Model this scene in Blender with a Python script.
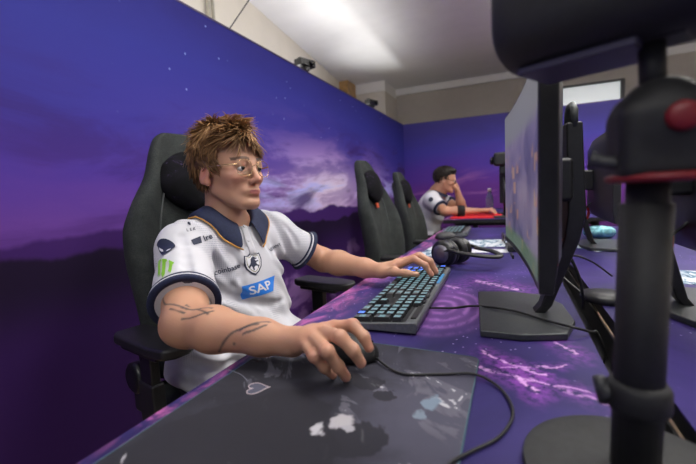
import bpy, bmesh, math, random
import numpy as np
from mathutils import Vector, Matrix
from mathutils.bvhtree import BVHTree

random.seed(7)
RNG = np.random.RandomState(11)
for o in list(bpy.data.objects):
    bpy.data.objects.remove(o)
SC = bpy.context.scene
COL = SC.collection

# ------------------------------------------------------------------ camera
FPX = 385.0
CAMZ = 1.025


def cam_basis():
    Y = np.array([512 - 348, 232 - 185, -FPX]); Y /= np.linalg.norm(Y)
    h = np.array([1, 0.05, 0.0]); X = h - Y * (h @ Y); X /= np.linalg.norm(X)
    return np.stack([X, Y, np.cross(X, Y)])


RC = cam_basis()
cd = bpy.data.cameras.new('camera')
cam = bpy.data.objects.new('camera', cd); COL.objects.link(cam)
cd.sensor_width = 36.0
cd.lens = FPX * 36 / 696
cd.clip_start = 0.02
M4 = Matrix([list(RC[0]) + [0], list(RC[1]) + [0], list(RC[2]) + [CAMZ], [0, 0, 0, 1]])
cam.matrix_world = M4
cd.dof.use_dof = True
cd.dof.focus_distance = 0.95
cd.dof.aperture_fstop = 3.2
SC.camera = cam


def ray(x, y):
    return RC @ np.array([x - 348, 232 - y, -FPX])


def atz(x, y, z):
    d = ray(x, y); t = (z - CAMZ) / d[2]; return d * t + np.array([0, 0, CAMZ])


def aty(x, y, Y):
    d = ray(x, y); return d * (Y / d[1]) + np.array([0, 0, CAMZ])


# ------------------------------------------------------------------ world, lights, exposure
w = bpy.data.worlds.new('world'); SC.world = w; w.use_nodes = True
w.node_tree.nodes['Background'].inputs[0].default_value = (0.78, 0.82, 1.0, 1)
w.node_tree.nodes['Background'].inputs[1].default_value = 0.36
SC.view_settings.view_transform = 'Standard'
SC.view_settings.look = 'None'
SC.view_settings.gamma = 1.0
SC.view_settings.use_curve_mapping = False
SC.view_settings.exposure = -0.1


def area(name, loc, size, power, color=(1, .97, .93), target=None):
    l = bpy.data.lights.new(name, 'AREA'); l.shape = 'RECTANGLE'
    l.size, l.size_y = size; l.energy = power; l.color = color
    o = bpy.data.objects.new(name, l); COL.objects.link(o); o.location = loc
    if target is not None:
        o.rotation_euler = (Vector(target) - Vector(loc)).to_track_quat('-Z', 'Y').to_euler()
    return o


def spot(name, loc, target, power, angle, blend=1.0, color=(1, .99, .96), rad=.08):
    l = bpy.data.lights.new(name, 'SPOT'); l.energy = power; l.spot_size = math.radians(angle)
    l.spot_blend = blend; l.color = color; l.shadow_soft_size = rad
    o = bpy.data.objects.new(name, l); COL.objects.link(o); o.location = loc
    o.rotation_euler = (Vector(target) - Vector(loc)).to_track_quat('-Z', 'Y').to_euler()
    return o


# ceiling panels of the room (outside the view, right of and behind the camera)
area('ceiling_panel_light', (0.9, 0.9, 2.8), (1.2, .6), 39)
area('ceiling_panel_light', (1.1, 3.4, 2.8), (1.2, .6), 36)
area('ceiling_panel_light', (-0.3, -1.3, 2.8), (1.2, .6), 24)
# added upward fill lights, kept out of view, to brighten the ceiling
for lx, ly, pw in ((.15, 1.25, 46), (1.95, 3.5, 92), (.9, -.9, 14)):
    u_ = area('ceiling_fill_light', (lx, ly, 2.42), (1.2, .3), pw, (1, .98, .96)); u_.rotation_euler = (math.pi, 0, 0)
# added fill strip behind the mural partition brightens the ceiling; uplighters cast its bright spots
up = area('ceiling_fill_strip', (-1.66, 2.6, 1.84), (.14, 4.4), 30, (1, .98, .95)); up.rotation_euler = (0, math.pi + math.radians(22), 0)
spot('uplighter', (-1.62, 5.0, 1.2), (-1.5, 5.05, 2.8), 60, 62)
spot('uplighter', (-1.62, 3.5, 1.2), (-1.15, 3.75, 2.8), 44, 70)


# ------------------------------------------------------------------ node helpers
class NT:
    def __init__(s, mat):
        mat.use_nodes = True
        s.t = mat.node_tree
        s.b = s.t.nodes['Principled BSDF']

    def lk(s, a, b):
        if hasattr(a, 'is_linked') or hasattr(a, 'links'):
            s.t.links.new(a, b)
        else:
            b.default_value = a

    def n(s, ty, **kw):
        nd = s.t.nodes.new(ty)
        for k, v in kw.items():
            setattr(nd, k, v)
        return nd

    def m(s, op, a, b=0.0, c=0.0, clamp=False):
        nd = s.n('ShaderNodeMath', operation=op, use_clamp=clamp)
        s.lk(a, nd.inputs[0]); s.lk(b, nd.inputs[1]); s.lk(c, nd.inputs[2])
        return nd.outputs[0]

    def sm(s, x, a, b):
        nd = s.n('ShaderNodeMapRange', interpolation_type='SMOOTHSTEP')
        s.lk(x, nd.inputs[0]); s.lk(a, nd.inputs[1]); s.lk(b, nd.inputs[2])
        return nd.outputs[0]

    def coord(s, kind='Object'):
        return s.n('ShaderNodeTexCoord').outputs[kind]

    def sep(s, v):
        nd = s.n('ShaderNodeSeparateXYZ'); s.lk(v, nd.inputs[0]); return nd.outputs

    def comb(s, x, y, z):
        nd = s.n('ShaderNodeCombineXYZ')
        for i, q in enumerate((x, y, z)):
            s.lk(q, nd.inputs[i])
        return nd.outputs[0]

    def noise(s, v, scale=1.0, detail=3.0, rough=.5, dist=0.0):
        nd = s.n('ShaderNodeTexNoise'); s.lk(v, nd.inputs['Vector'])
        nd.inputs['Scale'].default_value = scale; nd.inputs['Detail'].default_value = detail
        nd.inputs['Roughness'].default_value = rough; nd.inputs['Distortion'].default_value = dist
        return nd.outputs[0]

    def voro(s, v, scale, feature='F1'):
        nd = s.n('ShaderNodeTexVoronoi', feature=feature, voronoi_dimensions='2D'); s.lk(v, nd.inputs['Vector'])
        nd.inputs['Scale'].default_value = scale
        return nd.outputs[0]

    def mix(s, f, a, b):
        nd = s.n('ShaderNodeMix', data_type='RGBA')
        s.lk(f, nd.inputs[0])
        for q, i in ((a, 6), (b, 7)):
            if isinstance(q, tuple):
                q = tuple(q) + ((1,) if len(q) == 3 else ())
            s.lk(q, nd.inputs[i])
        return nd.outputs[2]

    def ramp(s, f, stops):
        nd = s.n('ShaderNodeValToRGB'); s.lk(f, nd.inputs[0])
        e = nd.color_ramp.elements
        while len(e) < len(stops):
            e.new(0.5)
        for i, (p, c) in enumerate(stops):
            e[i].position = p; e[i].color = tuple(c) + (1,)
        return nd.outputs[0]

    def bump(s, h, strength=.3, dist=.002):
        nd = s.n('ShaderNodeBump'); s.lk(h, nd.inputs['Height'])
        nd.inputs['Strength'].default_value = strength; nd.inputs['Distance'].default_value = dist
        s.t.links.new(nd.outputs[0], s.b.inputs['Normal'])

    def base(s, c):
        if isinstance(c, tuple):
            s.b.inputs['Base Color'].default_value = tuple(c) + (1,)
        else:
            s.t.links.new(c, s.b.inputs['Base Color'])

    def set(s, **kw):
        for k, v in kw.items():
            s.lk(v, s.b.inputs[k.replace('_', ' ')])


MATS = {}


def mat(name, col=(.5, .5, .5), rough=.5, metal=0.0, grain=None, gstr=.15, gamt=.25, emit=None, estr=0, spec=.5):
    """plain procedural material: colour with noise variation and a fine bump"""
    if name in MATS:
        return MATS[name]
    m = bpy.data.materials.new(name); nt = NT(m); MATS[name] = m
    v = nt.coord()
    if grain:
        nz = nt.noise(v, grain, 4, .6)
        dark = tuple(c * (1 - gamt) for c in col); lite = tuple(min(1, c * (1 + gamt)) for c in col)
        nt.base(nt.mix(nt.sm(nz, .3, .7), dark, lite))
        nt.bump(nz, gstr, .001)
    else:
        nt.base(tuple(col))
    nt.set(Roughness=rough, Metallic=metal)
    nt.b.inputs['Specular IOR Level'].default_value = spec
    if emit:
        nt.b.inputs['Emission Color'].default_value = tuple(emit) + (1,)
        nt.b.inputs['Emission Strength'].default_value = estr
    return m


# ------------------------------------------------------------------ object helpers
def tag(o, label=None, cat=None, group=None, kind=None):
    if label: o['label'] = label
    if cat: o['category'] = cat
    if group: o['group'] = group
    if kind: o['kind'] = kind
    return o


def empty(name, loc=(0, 0, 0), rz=0.0):
    o = bpy.data.objects.new(name, None); COL.objects.link(o)
    o.location = loc; o.rotation_euler = (0, 0, rz); o.empty_display_size = .05
    return o


def copy_tree(o, parent=None):
    c = o.copy(); COL.objects.link(c); c.parent = parent
    for ch in list(o.children):
        copy_tree(ch, c)
    return c


class MB:
    def __init__(s):
        s.v = []; s.f = []; s.mi = []; s.cm = 0

    def add(s, vs, fs, mi=None):
        n = len(s.v); s.v += [tuple(map(float, p)) for p in vs]
        for f in fs:
            s.f.append(tuple(i + n for i in f)); s.mi.append(s.cm if mi is None else mi)
        return s

    def box(s, c, size, R=None, taper=1.0, mi=None):
        hx, hy, hz = size[0] / 2, size[1] / 2, size[2] / 2
        vs = []
        for z, t in ((-hz, 1), (hz, taper)):
            for x, y in ((-1, -1), (1, -1), (1, 1), (-1, 1)):
                p = np.array([x * hx * t, y * hy * t, z])
                if R is not None: p = R @ p
                vs.append(p + np.array(c))
        return s.add(vs, [(3, 2, 1, 0), (4, 5, 6, 7), (0, 1, 5, 4), (1, 2, 6, 5), (2, 3, 7, 6), (3, 0, 4, 7)], mi)

    def loft(s, secs, closed=True, cap=True, mi=None, loop=False):
        """secs: list of equally long point lists; closed: the section is a loop; loop: the sections form a ring"""
        n = len(secs[0]); vs = [p for q in secs for p in q]; fs = []
        k = len(secs)
        for a in range(k if loop else k - 1):
            b = (a + 1) % k
            for i in range(n if closed else n - 1):
                j = (i + 1) % n
                fs.append((a * n + i, a * n + j, b * n + j, b * n + i))
        if cap and closed and not loop:
            fs.append(tuple(range(n - 1, -1, -1))); fs.append(tuple((k - 1) * n + i for i in range(n)))
        return s.add(vs, fs, mi)

    def tube(s, pts, r, seg=8, cap=True, mi=None, loop=False, flat=1.0):
        pts = [np.array(p, float) for p in pts]; n = len(pts)
        rr = r if hasattr(r, '__len__') else [r] * n
        secs = []; up = None
        for i in range(n):
            if loop:
                t = pts[(i + 1) % n] - pts[i - 1]
            else:
                t = pts[min(i + 1, n - 1)] - pts[max(i - 1, 0)]
            t = t / (np.linalg.norm(t) + 1e-12)
            if up is None:
                up = np.array([0, 0, 1.0]) if abs(t[2]) < .9 else np.array([1.0, 0, 0])
            up = up - t * (up @ t); up /= np.linalg.norm(up) + 1e-12
            sd = np.cross(t, up)
            secs.append([pts[i] + rr[i] * (math.cos(a) * sd + flat * math.sin(a) * up)
                         for a in [2 * math.pi * q / seg for q in range(seg)]])
        return s.loft(secs, True, cap, mi, loop)

    def lathe(s, prof, c=(0, 0, 0), seg=24, R=None, mi=None):
        """prof: list of (r, z)"""
        secs = []
        for r, z in prof:
            q = []
            for k in range(seg):
                a = 2 * math.pi * k / seg
                p = np.array([max(r, 1e-5) * math.cos(a), max(r, 1e-5) * math.sin(a), z])
                if R is not None: p = R @ p
                q.append(p + np.array(c))
            secs.append(q)
        return s.loft(secs, True, True, mi)

    def prism(s, poly, z0, z1, R=None, c=(0, 0, 0), mi=None):
        secs = []
        for z in (z0, z1):
            q = []
            for x, y in poly:
                p = np.array([x, y, z], float)
                if R is not None: p = R @ p
                q.append(p + np.array(c))
            secs.append(q)
        return s.loft(secs, True, True, mi)

    def build(s, name, mats, parent=None, world=False, smooth=False, bevel=0, sub=0, seg=2, solid=0):
        me = bpy.data.meshes.new(name)
        off = np.array(parent.location) if (parent is not None and world) else np.zeros(3)
        if world and parent is not None and parent.parent is not None:
            off = off + np.array(parent.parent.location)
        me.from_pydata([tuple(np.array(p) - off) for p in s.v], [], s.f)
        if not isinstance(mats, (list, tuple)): mats = [mats]
        for m in mats: me.materials.append(m)
        me.polygons.foreach_set('material_index', s.mi)
        bm = bmesh.new(); bm.from_mesh(me); bmesh.ops.recalc_face_normals(bm, faces=bm.faces); bm.to_mesh(me); bm.free()
        if smooth:
            me.polygons.foreach_set('use_smooth', [True] * len(me.polygons))
        me.update()
        o = bpy.data.objects.new(name, me); COL.objects.link(o); o.parent = parent
        if solid:
            q = o.modifiers.new('solid', 'SOLIDIFY'); q.thickness = solid; q.offset = 0
        if bevel:
            q = o.modifiers.new('bevel', 'BEVEL'); q.width = bevel; q.segments = seg; q.limit_method = 'ANGLE'; q.angle_limit = .6
            me.polygons.foreach_set('use_smooth', [True] * len(me.polygons))
            q.harden_normals = True
        if sub:
            q = o.modifiers.new('sub', 'SUBSURF'); q.levels = sub; q.render_levels = sub
            me.polygons.foreach_set('use_smooth', [True] * len(me.polygons))
        return o


def spline(pts, n=6):
    """Catmull-Rom through pts"""
    P = [np.array(p, float) for p in pts]; P = [2 * P[0] - P[1]] + P + [2 * P[-1] - P[-2]]
    out = []
    for i in range(1, len(P) - 2):
        for k in range(n):
            t = k / n; a, b, c, d = P[i - 1], P[i], P[i + 1], P[i + 2]
            out.append(.5 * ((2 * b) + (c - a) * t + (2 * a - 5 * b + 4 * c - d) * t * t + (3 * b - a - 3 * c + d) * t ** 3))
    out.append(P[-2]); return out


def rotz(a):
    c, s_ = math.cos(a), math.sin(a); return np.array([[c, -s_, 0], [s_, c, 0], [0, 0, 1.0]])


def roty(a):
    c, s_ = math.cos(a), math.sin(a); return np.array([[c, 0, s_], [0, 1.0, 0], [-s_, 0, c]])


def rotx(a):
    c, s_ = math.cos(a), math.sin(a); return np.array([[1.0, 0, 0], [0, c, -s_], [0, s_, c]])


# ------------------------------------------------------------------ implicit surfaces for bodies, cloth, cushions
class SDF:
    def __init__(s):
        s.it = []; s.post = None

    def _add(s, fn, c, R, k, op):
        s.it.append((fn, np.array(c, float), R, k, op)); return s

    def ell(s, c, r, rot=None, k=.02, op='u'):
        c = np.array(c, float); r = np.array(r, float)

        def fn(P):
            q = P - c
            if rot is not None: q = q @ rot
            a = np.sqrt(((q / r) ** 2).sum(1)); b = np.sqrt(((q / (r * r)) ** 2).sum(1))
            return a * (a - 1) / np.maximum(b, 1e-6)
        return s._add(fn, c, float(r.max()), k, op)

    def cap(s, a, b, ra, rb=None, k=.02, op='u'):
        a = np.array(a, float); b = np.array(b, float); rb = ra if rb is None else rb
        d = b - a; L = d @ d + 1e-12

        def fn(P):
            t = np.clip(((P - a) @ d) / L, 0, 1)
            return np.linalg.norm(P - a - t[:, None] * d, axis=1) - (ra + (rb - ra) * t)
        return s._add(fn, (a + b) / 2, float(np.sqrt(L) / 2 + max(ra, rb)), k, op)

    def chain(s, pts, rs, k=.01):
        for i in range(len(pts) - 1):
            s.cap(pts[i], pts[i + 1], rs[i], rs[i + 1], k)
        return s

    def plane(s, p, n, k=.003):
        """cut away everything on the side the normal n points to"""
        p = np.array(p, float); n = np.array(n, float) / np.linalg.norm(n)
        s.it.append((lambda P: (P - p) @ n, None, None, k, 'plane')); return s

    def rbox(s, c, h, r, rot=None, k=.02, op='u'):
        c = np.array(c, float); h = np.array(h, float) - r

        def fn(P):
            q = P - c
            if rot is not None: q = q @ rot
            q = np.abs(q) - h
            return np.linalg.norm(np.maximum(q, 0), axis=1) + np.minimum(q.max(1), 0) - r
        return s._add(fn, c, float(np.linalg.norm(h) + r), k, op)

    def ev(s, P, items):
        d = np.full(len(P), 1.0)
        for fn, c, R, k, op in items:
            e = fn(P)
            if op == 'u':
                h = np.maximum(k - np.abs(d - e), 0) / k
                d = np.minimum(d, e) - h * h * k * .25
            elif op == 's':
                e = -e; h = np.maximum(k - np.abs(d - e), 0) / k
                d = np.maximum(d, e) + h * h * k * .25
            else:
                h = np.maximum(k - np.abs(d - e), 0) / k
                d = np.maximum(d, e) + h * h * k * .25
        if s.post is not None:
            d = s.post(P, d)
        return d

    def mesh(s, h, pad=.015):
        us = [i for i in s.it if i[4] == 'u']
        lo = np.min([i[1] - i[2] for i in us], 0) - pad; hi = np.max([i[1] + i[2] for i in us], 0) + pad
        B = 12
        nb = np.ceil((hi - lo) / (h * B)).astype(int); N = nb * B + 1
        D = np.full(N, 1.0, np.float32)
        hb = h * B * math.sqrt(3) / 2
        g = np.arange(B + 1) * h
        L = np.stack(np.meshgrid(g, g, g, indexing='ij'), -1).reshape(-1, 3)
        for bi in range(nb[0]):
            for bj in range(nb[1]):
                for bk in range(nb[2]):
                    o = lo + np.array([bi, bj, bk]) * h * B; c = o + h * B / 2
                    items = []; near = False
                    for i in s.it:
                        if i[4] == 'plane':
                            items.append(i); continue
                        if np.linalg.norm(c - i[1]) - i[2] - hb < .03:
                            items.append(i); near = near or i[4] == 'u'
                    if not near: continue
                    d0 = s.ev(c[None], items)[0]
                    sl = (slice(bi * B, bi * B + B + 1), slice(bj * B, bj * B + B + 1), slice(bk * B, bk * B + B + 1))
                    if abs(d0) > 2.2 * hb + .02:
                        D[sl] = np.sign(d0)
                        continue
                    D[sl] = s.ev(o + L, items).reshape(B + 1, B + 1, B + 1)
        return surface_nets(D, lo, h)


def surface_nets(D, lo, h):
    S = D < 0
    n = D.shape
    cnt = np.zeros((n[0] - 1, n[1] - 1, n[2] - 1), np.int8)
    corners = [(a, b, c) for a in (0, 1) for b in (0, 1) for c in (0, 1)]
    for a, b, c in corners:
        cnt += S[a:n[0] - 1 + a, b:n[1] - 1 + b, c:n[2] - 1 + c]
    act = (cnt > 0) & (cnt < 8)
    I = np.argwhere(act)
    idx = np.full(act.shape, -1, np.int64); idx[act] = np.arange(len(I))
    acc = np.zeros((len(I), 3)); num = np.zeros(len(I))
    for a in corners:
        for ax in range(3):
            if a[ax]: continue
            b = list(a); b[ax] = 1
            pa = I + a; pb = I + b
            da = D[pa[:, 0], pa[:, 1], pa[:, 2]]; db = D[pb[:, 0], pb[:, 1], pb[:, 2]]
            cr = (da < 0) != (db < 0)
            t = np.where(cr, da / np.where(cr, da - db, 1), 0)
            p = np.tile(np.array(a, float), (len(I), 1)); p[:, ax] += t
            acc[cr] += p[cr]; num[cr] += 1
    V = lo + (I + acc / num[:, None]) * h
    F = []
    for ax in range(3):
        u, v = (ax + 1) % 3, (ax + 2) % 3
        sl0 = [slice(None)] * 3; sl1 = [slice(None)] * 3
        sl0[ax] = slice(0, n[ax] - 1); sl1[ax] = slice(1, n[ax])
        A = S[tuple(sl0)]; Bq = S[tuple(sl1)]
        E = np.argwhere(A != Bq)
        E = E[(E[:, u] > 0) & (E[:, v] > 0) & (E[:, u] < n[u] - 1) & (E[:, v] < n[v] - 1)]
        ins = S[E[:, 0], E[:, 1], E[:, 2]]
        q = []
        for du, dv in ((0, 0), (1, 0), (1, 1), (0, 1)):
            e = E.copy(); e[:, u] -= 1 - du; e[:, v] -= 1 - dv
            q.append(idx[e[:, 0], e[:, 1], e[:, 2]])
        Q = np.stack(q, 1)
        Q[~ins] = Q[~ins][:, ::-1]
        F.append(Q)
    F = np.concatenate(F); F = F[(F >= 0).all(1)]
    return V, F


def np_mesh(name, V, F, mats, parent=None, off=None, smooth=True):
    me = bpy.data.meshes.new(name)
    if off is not None: V = V - np.array(off)
    me.vertices.add(len(V)); me.vertices.foreach_set('co', V.astype(np.float32).ravel())
    me.loops.add(F.size); me.loops.foreach_set('vertex_index', F.astype(np.int32).ravel())
    me.polygons.add(len(F)); me.polygons.foreach_set('loop_start', np.arange(0, F.size, F.shape[1], dtype=np.int32))
    me.polygons.foreach_set('use_smooth', [smooth] * len(F))
    me.update(calc_edges=True); me.validate()
    if not isinstance(mats, (list, tuple)): mats = [mats]
    for m in mats: me.materials.append(m)
    o = bpy.data.objects.new(name, me); COL.objects.link(o); o.parent = parent
    return o


def color_attr(o, C):
    a = o.data.color_attributes.new('tint', 'FLOAT_COLOR', 'POINT')
    C4 = np.ones((len(C), 4), np.float32); C4[:, :3] = C
    a.data.foreach_set('color', C4.ravel())


# ------------------------------------------------------------------ printed materials (flat print on walls, desk and pad)
def mural_left():
    m = bpy.data.materials.new('mural_print_dusk_landscape'); nt = NT(m)
    x, u, v = nt.sep(nt.coord())[:3]
    P = nt.comb(0.0, u, v)
    st = nt.comb(0.0, nt.m('MULTIPLY', u, .38), v)
    n1 = nt.noise(st, 2.2, 5, .55, .6)
    n2 = nt.noise(nt.comb(3.1, nt.m('MULTIPLY', u, .22), nt.m('ADD', v, nt.m('MULTIPLY', u, -.06))), 4.5, 5, .6, .4)
    vv = nt.m('ADD', v, nt.m('MULTIPLY', nt.m('SUBTRACT', n1, .5), .30))
    sky = nt.ramp(nt.m('DIVIDE', vv, 2.0), [
        (0.0, (.030, .012, .085)), (.36, (.060, .018, .130)), (.47, (.150, .055, .330)),
        (.58, (.080, .040, .330)), (.70, (.050, .042, .320)), (.86, (.040, .042, .300)), (1.0, (.032, .030, .215))])
    # the glow of the setting sun, wide and low
    gu = nt.m('DIVIDE', nt.m('SUBTRACT', u, 3.25), 1.15); gv = nt.m('DIVIDE', nt.m('SUBTRACT', v, 1.06), .33)
    r2 = nt.m('ADD', nt.m('MULTIPLY', gu, gu), nt.m('MULTIPLY', gv, gv))
    glow = nt.m('POWER', 2.718, nt.m('MULTIPLY', r2, -1.0))
    streak = nt.sm(n2, .40, .60)
    sky = nt.mix(nt.m('MULTIPLY', glow, nt.m('ADD', .22, nt.m('MULTIPLY', streak, .78)), clamp=True), sky, (.66, .36, .82))
    core = nt.m('POWER', 2.718, nt.m('MULTIPLY', r2, -3.2))
    sky = nt.mix(nt.m('MULTIPLY', core, nt.m('ADD', .35, nt.m('MULTIPLY', streak, 1.1)), clamp=True), sky, (1.0, .86, 1.0))
    # pale cloud bands right of the seated player's head
    bandv = nt.m('DIVIDE', nt.m('SUBTRACT', v, nt.m('ADD', 1.12, nt.m('MULTIPLY', u, -.02))), .17)
    band = nt.m('POWER', 2.718, nt.m('MULTIPLY', nt.m('MULTIPLY', bandv, bandv), -1.0))
    bu = nt.sm(u, 1.5, 2.1)
    sky = nt.mix(nt.m('MULTIPLY', nt.m('MULTIPLY', band, bu), nt.m('MULTIPLY', nt.sm(n2, .46, .58), .9)), sky, (.50, .50, .95))
    # dark bruised clouds
    n3 = nt.noise(nt.comb(7.7, nt.m('MULTIPLY', u, .24), v), 5.0, 5, .55, .5)
    dk = nt.m('MULTIPLY', nt.sm(n3, .50, .66), nt.sm(v, 1.75, 1.35))
    sky = nt.mix(nt.m('MULTIPLY', dk, nt.m('ADD', .45, nt.m('MULTIPLY', nt.sm(u, 1.3, 2.2), .4))), sky, (.045, .014, .120))
    # stars high up
    vo = nt.voro(nt.comb(u, v, 0.0), 5.5)
    star = nt.m('MULTIPLY', nt.sm(vo, .042, .018), nt.sm(v, 1.35, 1.55))
    star = nt.m('MULTIPLY', star, nt.sm(nt.noise(P, 2.7, 1), .48, .6))
    sky = nt.mix(nt.m('MULTIPLY', star, .6), sky, (.42, .55, 1.0))
    # far violet ridge, near dark ridge, dark foreground
    r1 = nt.m('ADD', .80, nt.m('MULTIPLY', nt.noise(nt.comb(0.0, u, 0.0), 1.5, 5, .55), .22))
    far = nt.sm(nt.m('SUBTRACT', r1, v), -.012, .012)
    c = nt.mix(far, sky, (.055, .018, .135))
    rA = nt.m('ADD', .70, nt.m('MULTIPLY', nt.noise(nt.comb(4.0, u, 0.0), 2.1, 5, .5), .26))
    near = nt.sm(nt.m('SUBTRACT', rA, v), -.012, .014)
    near_c = nt.mix(nt.sm(v, .78, .52), (.016, .008, .030), (.036, .012, .085))
    c = nt.mix(near, c, near_c)
    # pale violet reflections in the lower third
    wv = nt.noise(nt.comb(9.0, nt.m('MULTIPLY', u, .45), nt.m('ADD', v, nt.m('MULTIPLY', u, .05))), 5.5, 4, .55, .5)
    wm = nt.m('MULTIPLY', nt.sm(wv, .54, .66), nt.m('MULTIPLY', nt.sm(v, .60, .45), nt.sm(u, 1.3, 2.2)))
    c = nt.mix(nt.m('MULTIPLY', wm, .75), c, (.33, .20, .42))
    pm = nt.m('MULTIPLY', nt.sm(v, .56, .40), nt.sm(u, 1.3, 2.2))
    c = nt.mix(nt.m('MULTIPLY', pm, .35), c, (.13, .035, .26))
    nt.base(c); nt.set(Roughness=.62); nt.b.inputs['Specular IOR Level'].default_value = .12
    nt.bump(nt.noise(P, 400, 2), .05, .0005)
    return m


def mural_back():
    m = bpy.data.materials.new('mural_print_violet_sky'); nt = NT(m)
    u, y, v = nt.sep(nt.coord())[:3]
    n1 = nt.noise(nt.comb(nt.m('MULTIPLY', u, .35), 0.0, nt.m('ADD', v, nt.m('MULTIPLY', u, -.12))), 2.6, 5, .55, .5)
    vv = nt.m('ADD', v, nt.m('MULTIPLY', nt.m('SUBTRACT', n1, .5), .5))
    c = nt.ramp(nt.m('DIVIDE', vv, 2.2), [
        (0.0, (.05, .012, .10)), (.30, (.115, .022, .190)), (.47, (.135, .032, .300)), (.60, (.090, .040, .380)),
        (.73, (.062, .050, .390)), (.85, (.048, .038, .240)), (1.0, (.046, .036, .200))])
    s2 = nt.noise(nt.comb(nt.m('MULTIPLY', u, .25), 2.0, nt.m('ADD', v, nt.m('MULTIPLY', u, -.2))), 5.0, 4, .55, .3)
    mk = nt.m('MULTIPLY', nt.sm(s2, .52, .68), nt.m('MULTIPLY', nt.sm(v, .75, .95), nt.sm(v, 1.35, 1.1)))
    c = nt.mix(nt.m('MULTIPLY', mk, .6), c, (.40, .16, .45))
    nt.base(c); nt.set(Roughness=.62); nt.b.inputs['Specular IOR Level'].default_value = .3
    return m


def disc_mask(nt, x, y, cx, cy, r0, r1, sy=1.0):
    dx = nt.m('SUBTRACT', x, cx); dy = nt.m('MULTIPLY', nt.m('SUBTRACT', y, cy), sy)
    r = nt.m('SQRT', nt.m('ADD', nt.m('MULTIPLY', dx, dx), nt.m('MULTIPLY', dy, dy)))
    return r, nt.sm(r, r1, r0)


def desk_print():
    m = bpy.data.materials.new('desk_print_galaxy'); nt = NT(m)
    co = nt.coord(); x, y, z = nt.sep(co)[:3]
    n = nt.noise(co, 3.0, 5, .6, .5)
    c = nt.ramp(n, [(.25, (.012, .010, .055)), (.45, (.029, .021, .112)), (.62, (.046, .029, .160)), (.85, (.100, .055, .270))])
    # pink nebula band along the seat edge
    n2 = nt.noise(nt.comb(nt.m('MULTIPLY', x, 2.0), nt.m('MULTIPLY', y, .7), 0.0), 9, 5, .65, .8)
    pk = nt.m('MULTIPLY', nt.sm(x, -.36, -.44), nt.sm(n2, .42, .66))
    c = nt.mix(pk, c, (.50, .13, .36))
    # ring galaxy beside the keyboard
    r, k = disc_mask(nt, x, y, -.165, .955, .06, .15, .62)
    rings = nt.m('POWER', nt.m('ABSOLUTE', nt.m('SINE', nt.m('ADD', nt.m('MULTIPLY', r, 105), nt.m('MULTIPLY', n2, 2.2)))), 4)
    c = nt.mix(nt.m('MULTIPLY', nt.m('MULTIPLY', rings, nt.m('MULTIPLY', k, nt.sm(n2, .36, .55))), .7), c, (.50, .24, .62))
    c = nt.mix(nt.m('MULTIPLY', k, .35), c, (.30, .10, .42))
    # light splashes (bright strokes of the print)
    wob = nt.noise(co, 40, 3, .6); wx = nt.m('ADD', x, nt.m('MULTIPLY', nt.m('SUBTRACT', wob, .5), .022)); wy = nt.m('ADD', y, nt.m('MULTIPLY', nt.m('SUBTRACT', nt.noise(nt.comb(y, x, 3.0), 40, 3, .6), .5), .03))
    fine = nt.noise(co, 75, 3, .7)
    for (ax, ay), (bx, by), wd, amt in [((atz(*p, .73)[0], atz(*p, .73)[1]), (atz(*q, .73)[0], atz(*q, .73)[1]), wd, am) for p, q, wd, am in (
            ((484, 352), (506, 362), .0035, 1.0), ((506, 362), (543, 375), .0030, .9), ((479, 368), (517, 377), .0035, .8), ((517, 377), (536, 391), .0040, 1.0),
            ((501, 368), (568, 366), .0018, .6), ((532, 379), (611, 405), .0030, .45), ((517, 377), (590, 392), .0022, .5), ((556, 343), (577, 354), .0045, .8), ((478, 281), (520, 290), .010, .8), ((440, 284), (456, 288), .008, .6))]:
        ex, ey = bx - ax, by - ay; L2 = ex * ex + ey * ey
        px_ = nt.m('SUBTRACT', wx, ax); py_ = nt.m('SUBTRACT', wy, ay)
        t = nt.m('DIVIDE', nt.m('ADD', nt.m('MULTIPLY', px_, ex), nt.m('MULTIPLY', py_, ey)), L2, clamp=True)
        qx = nt.m('SUBTRACT', px_, nt.m('MULTIPLY', t, ex)); qy = nt.m('MULTIPLY', nt.m('SUBTRACT', py_, nt.m('MULTIPLY', t, ey)), .6)
        dd = nt.m('SQRT', nt.m('ADD', nt.m('MULTIPLY', qx, qx), nt.m('MULTIPLY', qy, qy)))
        c = nt.mix(nt.m('MULTIPLY', nt.m('MULTIPLY', nt.sm(dd, wd * 9, wd), nt.sm(fine, .35, .65)), .6 * amt), c, (.30, .07, .46))
        c = nt.mix(nt.m('MULTIPLY', nt.m('MULTIPLY', nt.sm(dd, wd * 1.4, wd * .4), nt.sm(fine, .40, .56)), amt), c, (.78, .45, .80))
    # stars
    vo = nt.voro(nt.comb(x, y, 0.0), 30)
    c = nt.mix(nt.m('MULTIPLY', nt.sm(vo, .07, .03), nt.m('MULTIPLY', nt.sm(nt.noise(co, 6, 1), .56, .66), .7)), c, (.6, .5, .85))
    nt.base(c); nt.set(Roughness=.5); nt.b.inputs['Specular IOR Level'].default_value = .25
    nt.bump(nt.noise(co, 900, 2), .08, .0004)
    return m


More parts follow.
